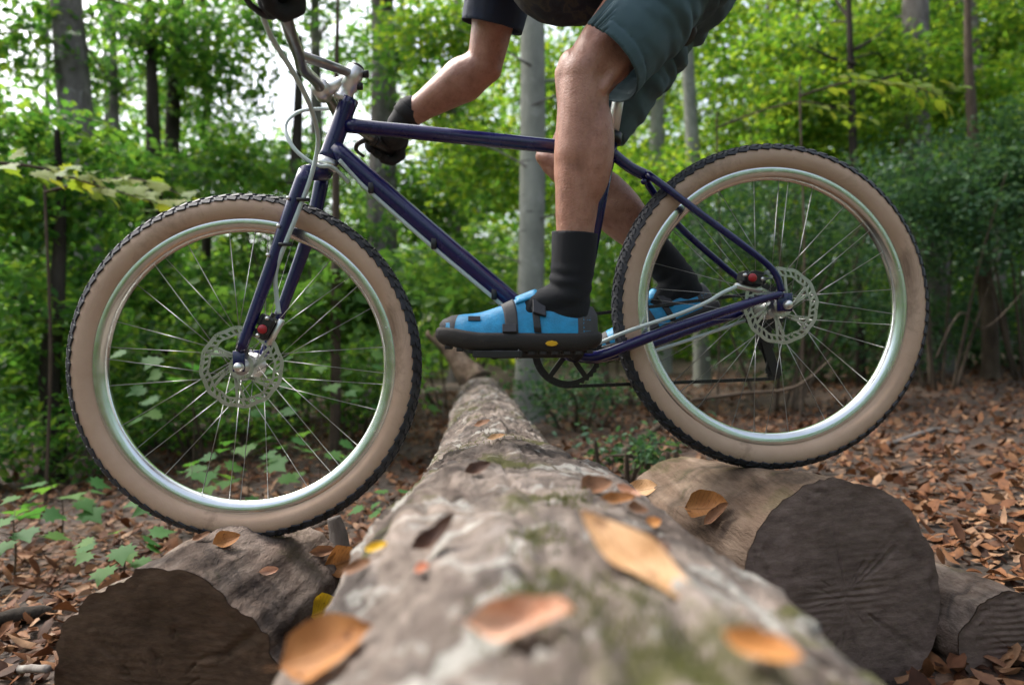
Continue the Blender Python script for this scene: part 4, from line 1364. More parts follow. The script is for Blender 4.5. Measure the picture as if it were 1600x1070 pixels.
def trunk_mesh(pts, rads, seg=20, rough=.06, seed=0, flare=.5):
    pts = smooth_path(pts, 14); n = len(pts)
    rr = np.interp(np.linspace(0, 1, n), np.linspace(0, 1, len(rads)), rads)
    V, Fc = tube(pts, list(rr), seg)
    V = V.reshape(n, seg, 3); ctr = V.mean(1, keepdims=True); d = V - ctr
    z = ctr[..., 2] - ctr[0, 0, 2]
    th = np.linspace(0, 2 * np.pi, seg, endpoint=False)[None]
    nz = fbm(np.stack([np.cos(th) * 1.5 + 0 * z, np.sin(th) * 1.5 + 0 * z, z * 1.3 + 0 * th + seed], -1), 3)
    fl = 1 + flare * np.exp(-z / (rads[0] * 1.6)) * (1 + .35 * np.sin(th * 4 + seed))
    V = ctr + d * ((1 + rough * 2 * nz) * fl)[..., None]
    return V.reshape(-1, 3), Fc

def tree(name, label, cat_, px, Y, width, top_px, bark, clumps, kind='beech', ln=.075, overhead=True, height=9.0, mid=None, group=None, limbs=5, lower=None, ov_n=70):
    """trunk through (px at eye level) at depth Y; top_px = px where it crosses the top of the frame"""
    x0 = (px - 800) / F * Y; xt = (top_px - 800) / F * Y
    ht = 535 / F * Y
    slope = (xt - x0) / ht
    zb = gz(x0, Y)
    base = Vector((x0 - slope * (CZ - zb), Y, zb))
    rt_ = width / F * Y / 2
    root = thing(name, label, cat_, base, group)
    H = height
    pts = [base - Vector((0, 0, .15))]
    for f in (.12, .3, .5, .75, 1.0):
        z = zb + H * f
        x = x0 + slope * (z - CZ)
        pts.append(Vector((x + rng.normal(0, .25 * rt_), Y + rng.normal(0, .3 * rt_), z)))
    V, Fc = trunk_mesh(pts, [rt_ * 1.06, rt_, rt_ * .95, rt_ * .8, rt_ * .55, rt_ * .25], 20 if width > 20 else 12, .06, Y * 7 + px)
    fix_normals(obj('trunk', V, Fc, BK[bark], root))
    mb = MB(); parts = []
    for (cx, cy, dY, rx, rz, n) in clumps:
        c = P(cx, cy, Y + dY)
        parts.append(clump(c, (rx, rx * .8, rz), n * 1.5, 20, .34, ln * 1.15))
        zj = max(zb + .6, min(zb + H * .7, c.z - .35 * abs(c.x - x0)))
        st = Vector((x0 + slope * (zj - CZ), Y, zj))
        if (c - st).length > .3:
            md = st.lerp(c, .5) + Vector((rng.normal(0, .08), rng.normal(0, .08), .12))
            mb.add(*tube(smooth_path([st, md, c, c + (c - md) * .5], 4), [max(.012, rt_ * .22), .010, .007, .003], 7))
    if overhead:  # unseen crown top above the frame, added to shade what lies below
        oc = Vector((x0 + slope * (H * .8), Y, zb + H * .85))
        parts.append(clump(oc, (2.1, 2.1, 1.5), ov_n, 20, .7, .15, .6))
        for k in range(limbs):
            a = rng.uniform(0, 6.28); zj = zb + H * rng.uniform(.55, .85)
            st = Vector((x0 + slope * (zj - CZ), Y, zj)); e = st + Vector((math.cos(a) * 1.5, math.sin(a) * 1.5, rng.uniform(.5, 1.3)))
            mb.add(*tube(smooth_path([st, st.lerp(e, .5) + Vector((0, 0, .15)), e], 4), [rt_ * .35, rt_ * .2, .008], 7))
    if mb.n: lo = fix_normals(obj('limbs', *mb.out(), BK[bark], root)); lo['kind'] = 'stuff'
    parts = [p for p in parts if p is not None]
    if parts:
        V, Q = cat(parts); o = obj('crown', V, Q, LV[kind], root, False); o['kind'] = 'stuff'
    return root, base

# ------------------------------------------------------------------ trees (photo columns, metres)
GT = 'forest trees behind the bicycle'
main, mb_ = tree('beech_tree', 'pale smooth beech trunk standing straight behind the cranks, with short bare side twigs', 'tree', 826, 6.0, 42, 827, 'beech',
     [(700, 60, 1.5, .8, .5, 70), (905, 150, .8, .6, .45, 50), (760, 250, 1.0, .7, .5, 60)], 'beech', .07, height=10)
tw = MB()
for z_, s, l, dz in ((.95, -1, .36, .08), (1.35, -1, .5, .12), (1.75, 1, .5, .05), (2.2, -1, .6, .25), (2.75, 1, .7, .2), (1.12, 1, .3, .05), (3.1, -1, .7, .3)):
    st = Vector((mb_.x + .02, 6.0 - .06, mb_.z + z_)); e = st + Vector((s * l, -.1, dz))
    tw.add(*tube(smooth_path([st, st.lerp(e, .5) + Vector((0, 0, .03)), e], 4), [.011, .007, .003], 6))
fix_normals(obj('bare_twigs', *tw.out(), BK['grey'], main))['kind'] = 'stuff'
tree('oak_tree', 'thick grey brown trunk leaning slightly, furthest left beyond the front wheel', 'tree', 152, 6.6, 52, 104, 'grey',
     [(20, 50, 0, .8, .45, 70), (190, 285, .6, .9, .4, 75), (30, 330, .2, .9, .45, 80), (250, 40, .8, .7, .4, 50), (120, 420, -.3, .9, .5, 80)], 'green', .08)
tree('young_tree', 'thin very dark trunk rising beside the thick leaning grey brown trunk', 'tree', 86, 4.7, 30, 100, 'dark',
     [(20, 480, 0, .55, .35, 60), (60, 590, .3, .6, .3, 60), (170, 520, .6, .6, .4, 60), (70, 330, .2, .6, .3, 60), (60, 230, .3, .6, .3, 50)], 'green', .07, height=2.4, overhead=False)
tree('young_tree', 'slim faded grey trunk between the thick leaning trunk and a dark one', 'tree', 190, 12, 20, 178, 'grey',
     [(150, 130, 0, .9, .6, 50), (210, 330, -1, 1.1, .7, 80)], 'green', .09)
tree('forest_tree', 'dark trunk behind sparse leaves above the left of the front tyre', 'tree', 250, 8.2, 25, 280, 'dark',
     [(310, 110, 0, .9, .6, 75), (255, 270, .3, 1.1, .55, 100), (350, 250, .6, .8, .5, 70), (390, 60, .8, .6, .6, 45)], 'green', .08)
tree('young_tree', 'thin dark trunk over the top of the front tyre', 'tree', 330, 11, 15, 318, 'dark',
     [(330, 180, 0, 1.1, .7, 70), (420, 280, -.5, 1.1, .6, 90)], 'green', .085)
tree('forest_tree', 'dim grey trunk seen behind the handlebar and stem', 'tree', 505, 12.5, 26, 492, 'grey',
     [(520, 60, 0, .9, .7, 36), (490, 260, -1, 1.2, .6, 80), (540, 420, -1, 1.3, .6, 90)], 'green', .085)
tree('forest_tree', 'broad grey trunk behind the black glove and the head tube', 'tree', 598, 9.0, 48, 604, 'grey',
     [(625, 90, -.4, .55, .5, 34), (640, 300, .4, .8, .5, 60), (690, 330, .5, .9, .6, 80)], 'green', .075)
tree('forest_tree', 'faint slim grey trunk between the glove and the pale beech', 'tree', 716, 13.5, 28, 712, 'grey',
     [(690, 160, 0, 1.1, .7, 80), (750, 260, -1, 1.2, .8, 110), (680, 430, -1, 1.3, .7, 110)], 'beech', .09)
tree('forest_tree', 'slim pale trunk straight above the near edge of the rear tyre', 'tree', 1096, 9.0, 24, 1072, 'beech',
     [(1120, 60, .5, .9, .6, 90), (1010, 280, .2, .8, .5, 80), (1150, 190, .8, .9, .6, 90)], 'beech', .075)
tree('forest_tree', 'mottled pale trunk beside the seat post and dark shorts', 'tree', 1030, 12.0, 28, 1028, 'beech',
     [(1010, 140, .5, 1.0, .6, 80), (930, 280, 0, 1.2, .8, 120)], 'beech', .09)
tree('oak_tree', 'stout grey trunk with rough bark rising over the right of the rear tyre', 'tree', 1455, 8.0, 46, 1432, 'grey',
     [(1400, 60, .6, .8, .5, 80), (1520, 150, .5, .9, .5, 90), (1380, 200, 1.0, .9, .5, 90)], 'beech', .075)
tree('young_tree', 'thin greenish trunk just right of the stout rough grey trunk', 'tree', 1482, 12, 14, 1476, 'grey',
     [(1500, 60, 0, 1.0, .7, 80), (1440, 150, 0, 1.0, .6, 70)], 'beech', .09)
tree('forest_tree', 'leaning grey trunk at the far right among bright leaves', 'tree', 1565, 11, 28, 1520, 'grey',
     [(1580, 60, 0, 1.1, .7, 100), (1560, 210, -.4, 1.0, .6, 90)], 'beech', .085)
tree('young_tree', 'brown slender stem in the dark hollow right of the rear wheel', 'tree', 1543, 6.7, 24, 1510, 'brown',
     [(1570, 330, .2, .8, .45, 90), (1450, 280, .5, .9, .45, 100)], 'dark', .055, height=4.0, overhead=False)
fork, fb = tree('young_tree', 'small dark forked tree with bare branches above the rear tyre', 'tree', 1345, 7.0, 14, 1325, 'dark',
     [(1270, 80, .8, .8, .6, 90), (1380, 110, .9, .8, .5, 80), (1240, 180, .6, .8, .4, 80)], 'beech', .07, height=5.5, overhead=False)
fm = MB()
for e, j in ((P(1262, 72, 6.7), P(1336, 100, 7.0)), (P(1392, 38, 7.2), P(1334, 78, 7.0)), (P(1296, -20, 7.3), P(1328, 30, 7.0)), (P(1420, 110, 6.8), P(1340, 128, 7.0))):
    fm.add(*tube(smooth_path([j, j.lerp(e, .5) + Vector((0, 0, -.03)), e], 5), [.024, .015, .006], 8))
fix_normals(obj('branches', *fm.out(), BK['dark'], fork))['kind'] = 'stuff'
tree('sapling', 'thin brown sapling stem standing inside the front wheel outline', 'tree', 522, 4.4, 17, 530, 'brown',
     [(470, 500, .2, .45, .25, 45), (560, 460, .3, .5, .3, 45)], 'maple', .08, height=3.0, overhead=False)
tree('forest_tree', 'dark trunk showing through the front wheel, left of its hub', 'tree', 246, 7.5, 34, 236, 'dark',
     [(300, 480, 0, .9, .6, 90), (230, 600, -.5, .9, .4, 80)], 'green', .075, height=5.0, overhead=False)
tree('forest_tree', 'dark trunk showing through the front wheel, right of its hub', 'tree', 452, 8.0, 28, 470, 'dark',
     [(430, 440, 0, .9, .6, 90), (400, 560, 0, 1.0, .5, 90)], 'green', .075, height=4.5, overhead=False)

# ------------------------------------------------------------------ shrubs
def shrub(label, px, py, Y, rx, rz, n, kind, ln, group=None, stems=7, rad=.26, wr=.55, nl=20):
    c = P(px, py, Y); zb = gz(c.x, c.y)
    root = thing('shrub', label, 'shrub', (c.x, c.y, zb), group)
    mb = MB()
    for k in range(stems):
        a = rng.uniform(0, 6.28); st = Vector((c.x + .12 * math.cos(a), c.y + .12 * math.sin(a), zb - .05))
        e = c + Vector((math.cos(a) * rx * .75, math.sin(a) * rx * .6, rng.uniform(-.3, .7) * rz))
        mb.add(*tube(smooth_path([st, st.lerp(e, .5) + Vector((rng.normal(0, .06), 0, .1)), e], 5), [.016, .010, .003], 6))
    s = fix_normals(obj('stems', *mb.out(), BK['brown'], root)); s['kind'] = 'stuff'
    p = clump(c, (rx, rx * .7, rz), n, nl, rad, ln, wr)
    o = obj('leaves', *p, LV[kind], root, False); o['kind'] = 'stuff'
    return root
shrub('dense glossy dark green shrub seen through the upper rear wheel', 1210, 390, 5.6, 1.05, .75, 620, 'dark', .042)
shrub('tall dark green shrub filling the gap right of the rear tyre', 1470, 330, 6.2, 1.0, .7, 520, 'dark', .048)
shrub('dark evergreen shrub at the far right under bright leaves', 1610, 270, 6.6, .9, .7, 420, 'dark', .05)
shrub('shadowed bush low behind the rear hub', 1300, 520, 7.6, 1.4, .6, 420, 'dark', .06)
shrub('shadowed bush low at the far right behind the brown stem', 1540, 490, 8.4, 1.5, .8, 480, 'dark', .065)
shrub('bushy green shrub between the pale beech and the rear tyre', 970, 430, 7.0, 1.0, .8, 360, 'green', .06)
shrub('mid green bush behind the down tube', 700, 470, 8.0, 1.3, .7, 380, 'green', .065)
shrub('dark green bush behind the front hub', 420, 520, 6.4, 1.1, .55, 330, 'green', .06)
shrub('dark green bush left of the front wheel near the thin dark trunk', 60, 520, 7.5, 1.3, .9, 380, 'green', .065)
shrub('low dim bush under the thick leaning trunk', 190, 620, 6.2, 1.0, .45, 260, 'green', .06)
shrub('green bush behind the top of the front tyre and fork', 480, 340, 7.5, 1.0, .55, 260, 'green', .065)
shrub('low green sprigs around the foot of the pale beech', 905, 610, 5.2, .55, .18, 60, 'dark', .045, stems=5)
shrub('dark sprigs and twigs left of the rear tyre contact', 985, 700, 2.9, .22, .10, 26, 'dark', .035, stems=8, rad=.12, nl=12)
shrub('low leafy bush behind the spokes just below the front hub', 330, 640, 5.0, .75, .26, 150, 'green', .055, stems=6)
shrub('low leafy bush behind the right side of the front wheel', 545, 600, 5.4, .6, .35, 130, 'green', .055, stems=6)
shrub('low green undergrowth left of the front wheel beside the thin dark trunk', 30, 690, 4.4, .7, .25, 120, 'green', .055, stems=6)
shrub('yellow green understory bush above the rear tyre', 1290, 180, 7.6, 1.2, .5, 300, 'beech', .065)

# ------------------------------------------------------------------ far woodland, one mass
def woodland():
    cs = []
    n = 24000
    az = rng.uniform(-R(48), R(48), n); d = rng.uniform(14, 34, n)
    x = np.sin(az) * d; y = np.cos(az) * d
    g = ground_z(x, y); z = g + rng.uniform(0, 1, n) ** 1.1 * (13)
    c = np.stack([x, y, z], 1)
    mask = fbm(c * np.array([.35, .35, .5]) + 5, 3)
    el = (z - CZ) / d
    dens = .12 + .28 * sstep(-.35, .25, x / d) - .25 * sstep(.1, .4, el) - .30 * np.exp(-((x / d + .26) / .11) ** 2) * sstep(.14, .26, el) - .22 * np.exp(-((x / d + .58) / .09) ** 2) * sstep(.2, .32, el)
    dens = np.where(el < .12, .6, dens)
    keep = (mask + dens) > .02
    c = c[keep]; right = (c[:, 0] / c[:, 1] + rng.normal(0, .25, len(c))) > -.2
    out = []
    for nm, sel, k in (('yellow_green_woodland', right, 'beech'), ('darker_green_woodland', ~right, 'green')):  # two leaf kinds: yellow green mostly right, darker green mostly left
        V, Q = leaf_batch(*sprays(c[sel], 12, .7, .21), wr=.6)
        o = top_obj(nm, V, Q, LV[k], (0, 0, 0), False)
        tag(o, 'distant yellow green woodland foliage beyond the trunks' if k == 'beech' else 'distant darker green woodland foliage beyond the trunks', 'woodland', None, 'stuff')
    # the wood goes on behind the photographer; unseen foliage added to block low sky
    n = 1500
    az = rng.uniform(R(62), R(298), n); d = rng.uniform(7, 13, n)
    x = np.sin(az) * d; y = np.cos(az) * d; z = ground_z(x, y) + rng.uniform(0, 5, n)
    V, Q = leaf_batch(*sprays(np.stack([x, y, z], 1), 10, .9, .34), wr=.65)
    o = top_obj('unseen_woodland', V, Q, LV['green'], (0, 0, 0), False)
    tag(o, 'unseen green woodland foliage around the clearing, added to block low sky', 'woodland', None, 'stuff')
    # many far stems
    mb = MB()
    for k in range(14):
        a = rng.uniform(-R(44), R(44)); d_ = rng.uniform(15, 30); x_, y_ = math.sin(a) * d_, math.cos(a) * d_
        zb = gz(x_, y_); r_ = rng.uniform(.06, .16)
        mb.add(*tube([(x_, y_, zb - .2), (x_ + rng.normal(0, .15), y_, zb + 5), (x_ + rng.normal(0, .4), y_, zb + 12)], [r_, r_ * .8, r_ * .4], 8))
    o = top_obj('woodland_stems', *mb.out(), BK['grey'], (0, 0, 0)); tag(o, 'distant slim trunks inside the woodland', 'woodland', None, 'stuff')
woodland()

# ------------------------------------------------------------------ plants with leaves one can pick out
def lobed_leaf():
    out = [(0, 0), (.10, .16), (.34, .10), (.30, .26), (.50, .36), (.36, .46), (.42, .62), (.22, .60), (.15, .72), (.10, .80), (0, 1.0)]
    V = [(0, .35, 0)]
    for x, y in out: V.append((x, y, .10 * abs(x) - .12 * y * y))
    for x, y in out[-2:0:-1]: V.append((-x, y, .10 * abs(x) - .12 * y * y))
    n = len(V) - 1
    return np.array(V), [(0, 1 + i, 1 + (i + 1) % n) for i in range(n)]
def oval_leaf():
    V = []; Fc = []
    ws = [0, .16, .25, .27, .22, .12, 0]
    for i, w in enumerate(ws):
        y = i / 6; zc = -.10 * y * y
        V += [(-w, y, zc + .25 * w), (0, y, zc), (w, y, zc + .25 * w)]
    for i in range(6):
        a = i * 3; Fc += [(a, a + 1, a + 4, a + 3), (a + 1, a + 2, a + 5, a + 4)]
    return np.array(V), Fc
LEAF_ME = {}
for k, f in (('maple', lobed_leaf), ('bright', oval_leaf), ('dark', oval_leaf)):
    V, Fc = f(); LEAF_ME[k] = mesh_from('leaf', V, Fc, None)
def obj_leaf_mat(name, cols, trans=.45, tboost=1.9):
    m = leaf_mat(name, cols, trans, .6, tboost)
    nt = m.node_tree
    oi = nt.nodes.new('ShaderNodeObjectInfo')
    rp = [n for n in nt.nodes if n.type == 'VALTORGB'][0]
    nt.links.new(oi.outputs['Random'], rp.inputs[0])
    return m
LEAF_ME['maple'].materials.append(obj_leaf_mat('seedling_leaf_green', [(.035, .12, .03), (.055, .15, .035), (.08, .17, .035)]))
LEAF_ME['bright'].materials.append(obj_leaf_mat('bright_branch_leaf', [(.10, .17, .02), (.15, .21, .025), (.18, .20, .03)]))
LEAF_ME['dark'].materials.append(obj_leaf_mat('dark_sprig_leaf', [(.02, .06, .03), (.03, .08, .04)], .3))
def place_leaf(root, me, p, d, n, s):
    o = bpy.data.objects.new('leaf', me); link(o, root)
    d = Vector(d).normalized(); n = Vector(n); n = (n - d * n.dot(d)).normalized(); x = d.cross(n)
    o.matrix_local = Matrix.Translation(Vector(p) - origin_of(root)) @ Matrix(((x.x, d.x, n.x, 0), (x.y, d.y, n.y, 0), (x.z, d.z, n.z, 0), (0, 0, 0, 1))) @ Matrix.Diagonal((s, s, s, 1))
    return o
def seedling(label, px, Y, h, n, s, spread, kind='maple', name='maple_seedling', group=None, lean=0):
    x = (px - 800) / F * Y; zb = top_z(x, Y)
    root = thing(name, label, 'plant', (x, Y, zb), group)
    b = Vector((x, Y, zb)); top = b + Vector((lean, 0, h))
    mb = MB(); mb.add(*tube(smooth_path([b - Vector((0, 0, .03)), b.lerp(top, .5) + Vector((.01, 0, 0)), top], 4), [.0035, .0028, .0018], 6))
    lv = []
    for i in range(n):
        t = .45 + .55 * (i // 2 + 1) / max(1, n // 2); a = i * math.pi + (i // 2) * 1.35 + rng.normal(0, .3)
        st = b.lerp(top, min(1, t)); r_ = spread * rng.uniform(.45, 1.0)
        e = st + Vector((math.cos(a) * r_, math.sin(a) * r_, .25 * r_ + rng.normal(0, .015)))
        mb.add(*tube([st, st.lerp(e, .5) + Vector((0, 0, .012)), e], [.0016, .0013, .001], 5))
        lv.append((e, Vector((math.cos(a), math.sin(a), rng.normal(-.25, .15))), Vector((rng.normal(0, .25), rng.normal(-.25, .25), 1)), s * rng.uniform(.75, 1.15)))
    fix_normals(obj('stem', *mb.out(), BK['brown'], root))
    for l in lv: place_leaf(root, LEAF_ME[kind], *l)
seedling('clump of broad green lobed leaves at the left frame edge beside the dark cut log', 20, 2.35, .20, 14, .11, .16)
seedling('low green lobed seedling between the left frame edge and the front tyre', 95, 2.9, .20, 12, .11, .17)
seedling('small green seedling just left of the front tyre by the log', 190, 2.2, .14, 12, .085, .13)
seedling('seedling with flat green leaves seen through the lower left of the front wheel', 300, 2.7, .24, 14, .10, .20)
seedling('seedling with flat green leaves seen through the bottom of the front wheel', 385, 3.0, .30, 14, .11, .22)
seedling('seedling with layered leaves seen through the lower right of the front wheel', 480, 3.2, .27, 14, .10, .22)
seedling('small seedling on leaf litter just right of the front tyre', 612, 2.5, .13, 10, .07, .10)
seedling('tall seedling with bright leaves behind the front spokes, left of the hub', 300, 3.6, .72, 16, .12, .30)
seedling('tall leafy seedling behind the front spokes, right of the hub', 500, 3.9, .66, 16, .11, .32)
seedling('leafy seedling behind the lower edge of the down tube', 610, 4.2, .55, 12, .10, .25)
seedling('small dark leaved sprig beside the pale log under the chainring', 850, 3.6, .20, 12, .05, .14, 'dark', 'holly_sprig')
seedling('small dark leaved sprig on the litter below the rear tyre edge', 955, 3.3, .22, 14, .05, .16, 'dark', 'holly_sprig')
seedling('dark leaved sprig seen through the lower rear wheel', 1060, 4.0, .30, 14, .055, .2, 'dark', 'holly_sprig')
def leafy_branch(name, label, pts, n, s, kind, root_px):
    """a stem out of frame or behind, with one arching branch that carries separate leaves"""
    pts = [P(*p) for p in pts]
    x = pts[0].x; y = pts[0].y; zb = gz(x, y)
    root = thing(name, label, 'sapling', (x, y, zb))
    fix_normals(obj('stem', *tube(smooth_path([Vector((x, y, zb - .05)), Vector((x + .03, y, (zb + pts[0].z) / 2)), pts[0], pts[0] + Vector((.02, 0, .12))], 6), [.009, .008, .007, .003], 8), BK['brown'], root))
    path = smooth_path(pts, 8)
    fix_normals(obj('branch', *tube(path, [.009, .006, .002], 7), BK['brown'], root))
    for i in range(n):
        t = .18 + .82 * (i + 1) / n; p = path[min(len(path) - 1, int(t * (len(path) - 1)))]
        q = path[max(0, min(len(path) - 2, int(t * (len(path) - 1)) - 1))]
        d = (path[min(len(path) - 1, int(t * (len(path) - 1)))] - q).normalized() if (p - q).length > 0 else Vector((1, 0, 0))
        sd = d.cross(Vector((0, 0, 1))).normalized() * (1 if i % 2 else -1)
        off = sd * rng.uniform(.02, .10) + Vector((0, 0, rng.normal(0, .03)))
        place_leaf(root, LEAF_ME[kind], p + off, d * .7 + sd * .7 + Vector((0, 0, rng.normal(-.25, .2))), Vector((rng.normal(0, .3), rng.normal(-.45, .3), 1)), s * rng.uniform(.75, 1.2))
LEAF_ME['maple2'] = LEAF_ME['maple'].copy(); LEAF_ME['maple2'].materials.clear(); LEAF_ME['maple2'].materials.append(LEAF_ME['bright'].materials[0])
leafy_branch('maple_sapling', 'maple sapling with bright lobed leaves reaching in from the far left above the front tyre', [(-60, 250, 3.0), (60, 262, 3.1), (150, 290, 3.2), (250, 318, 3.3)], 32, .10, 'maple2', -60)
leafy_branch('maple_sapling', 'maple sapling with yellow green lobed leaves just above the front tyre', [(70, 300, 3.6), (140, 285, 3.5), (215, 280, 3.5), (300, 312, 3.4)], 28, .10, 'maple2', 0)
leafy_branch('beech_sapling', 'beech sapling whose bright leaf spray hangs over the top of the rear tyre', [(1250, 150, 4.6), (1330, 128, 4.5), (1410, 132, 4.4), (1488, 156, 4.3)], 46, .105, 'bright', 1200)
leafy_branch('beech_sapling', 'beech sapling with a loose spray of leaves right above the rear tyre crest', [(1120, 200, 5.4), (1200, 170, 5.2), (1270, 160, 5.0), (1350, 190, 5.0)], 36, .09, 'bright', 1200)

# ------------------------------------------------------------------ fallen branches
def stick(label, pts, r, m, name='fallen_branch', side=None):
    V, Fc = tube(smooth_path(pts, 8), r, 10)
    V = V + .004 * fbm(V * 30, 3)[:, None] * np.array([[0, .5, 1]])
    p = pts[0]
    o = top_obj(name, V, Fc, BK[m], p); fix_normals(o); tag(o, label, 'branch'); return o
def on_ground(px, py, lift=.012):
    p = hit(px, py); return p + Vector((0, 0, lift))
stick('smooth pale grey stick at the lower left corner', [on_ground(-40, 1046), on_ground(20, 1052), on_ground(74, 1054)], [.009, .0085, .007], 'grey')
stick('dark rotting branch left of the dark brown cut log', [on_ground(-40, 990, .02), on_ground(20, 978, .025), on_ground(60, 970, .022), on_ground(84, 964)], [.018, .022, .02, .012], 'dark')
stick('grey crooked stick on the leaf litter right of the rear tyre', [on_ground(1385, 700), on_ground(1430, 686, .02), on_ground(1465, 676, .02), on_ground(1498, 679)], [.016, .015, .012, .006], 'grey')
stick('grey branch lying on litter left of the rear tyre contact', [on_ground(940, 735, .02), on_ground(1000, 700, .05), on_ground(1050, 672, .09), on_ground(1100, 650, .1)], [.016, .02, .017, .01], 'brown')
stick('long bare branch seen through the lower rear wheel', [P(1080, 625, 3.6), P(1160, 615, 3.65), P(1240, 605, 3.7), P(1300, 560, 3.8)], [.009, .010, .008, .003], 'brown')
stick('bare forked twig in shadow right of the rear tyre', [P(1462, 560, 4.9), P(1500, 490, 5.0), P(1540, 512, 5.1), P(1600, 455, 5.2)], [.007, .006, .005, .003], 'brown')
p0 = on_ground(532, 850, -.02)
V, Fc = tube(smooth_path([p0, p0 + Vector((-.008, .01, .04)), p0 + Vector((-.020, .015, .080))], 5), [.024, .021, .015], 14)
o = top_obj('birch_stub', V, Fc, BK['grey'], p0); fix_normals(o); tag(o, 'short grey birch stub leaning just behind the front tyre', 'stump')

# ------------------------------------------------------------------ fallen leaves
def dry_leaf(ws, length, curl_l, curl_w, twist, na=8, wave=0, low=False):
    V = []; Fc = []
    if low: na = 4
    for i in range(na + 1):
        t = i / na
        w = float(np.interp(t, np.linspace(0, 1, len(ws)), ws)) * length
        a = curl_l * (t - .5)
        y = (math.sin(a) / curl_l if abs(curl_l) > 1e-3 else (t - .5)) * length
        z = ((1 - math.cos(a)) / curl_l if abs(curl_l) > 1e-3 else 0) * length
        for j in range(3 if low else 5):
            s = (j - 1) if low else (j - 2) / 2; b_ = curl_w * s
            x = w * (math.sin(b_) / curl_w if abs(curl_w) > 1e-3 else s); zz = w * ((1 - math.cos(b_)) / curl_w if abs(curl_w) > 1e-3 else 0)
            zz += wave * length * math.sin(t * 11 + s * 2) * abs(s)
            tw_ = twist * (t - .5)
            V.append((x * math.cos(tw_) - zz * math.sin(tw_), y, z + zz * math.cos(tw_) + x * math.sin(tw_)))
    k_ = 3 if low else 5
    for i in range(na):
        for j in range(k_ - 1):
            a = i * k_ + j; Fc.append((a, a + 1, a + k_ + 1, a + k_))
    if low: return np.array(V), Fc
    # petiole
    n = len(V); e = Vector(V[2]); d = (Vector(V[2]) - Vector(V[7])).normalized()
    q = e + d * length * .16; V += [tuple(e + Vector((.006 * length, 0, 0))), tuple(e - Vector((.006 * length, 0, 0))), tuple(q - Vector((.005 * length, 0, -.02 * length))), tuple(q + Vector((.005 * length, 0, .02 * length)))]
    Fc.append((n, n + 1, n + 2, n + 3))
    return np.array(V), Fc
OVAL = [.01, .15, .235, .26, .24, .17, .01]; LONG = [.01, .10, .155, .165, .14, .09, .005]; BROAD = [.02, .30, .40, .42, .36, .22, .01]
LOBE = [.02, .22, .15, .34, .20, .36, .2, .02]
VAR = [dry_leaf(OVAL, 1, .9, .7, .5), dry_leaf(OVAL, 1, -.5, 1.3, -.4, wave=.02), dry_leaf(BROAD, 1, .6, .9, .3, wave=.03), dry_leaf(LONG, 1, 1.3, .9, .8),
       dry_leaf(LOBE, 1, .7, .8, .3, 14, .02), dry_leaf(OVAL, 1, 1.6, 1.5, .7), dry_leaf(BROAD, 1, -.4, 1.6, -.5, wave=.03), dry_leaf(OVAL, 1, .3, .5, .2, wave=.04)]
BROWNS = [(.032, .013, .007), (.075, .030, .014), (.13, .055, .024), (.18, .082, .038), (.21, .115, .06), (.27, .17, .105), (.14, .068, .04), (.05, .025, .015)]
DRY_I = dry_leaf_mat('dry_brown_litter', BROWNS, .12, .65, 'island')
VAR_LOW = [dry_leaf(ws, 1, a_, b_, c_, low=True, wave=w_) for ws, a_, b_, c_, w_ in ((OVAL, .9, .7, .5, .02), (OVAL, -.5, 1.3, -.4, .03), (BROAD, .6, .9, .3, .04), (LONG, 1.3, .9, .8, 0), (BROAD, 1.1, .5, .9, .05), (OVAL, 1.6, 1.5, .7, 0), (BROAD, -.4, 1.6, -.5, .04), (OVAL, .3, .3, .2, .05))]
VAR_C = {}
for cn, k in (('dark brown', [BROWNS[0], BROWNS[7], BROWNS[1]]), ('russet', [BROWNS[2], BROWNS[3], (.17, .075, .035)]), ('pale tan', [BROWNS[4], BROWNS[5], (.29, .20, .14)])):
    m_ = dry_leaf_mat(cn.replace(' ', '_') + '_dry_leaf', k, .15, .6, 'object')
    VAR_C[cn] = [mesh_from('fallen_leaf', V, Fc, m_) for V, Fc in VAR]
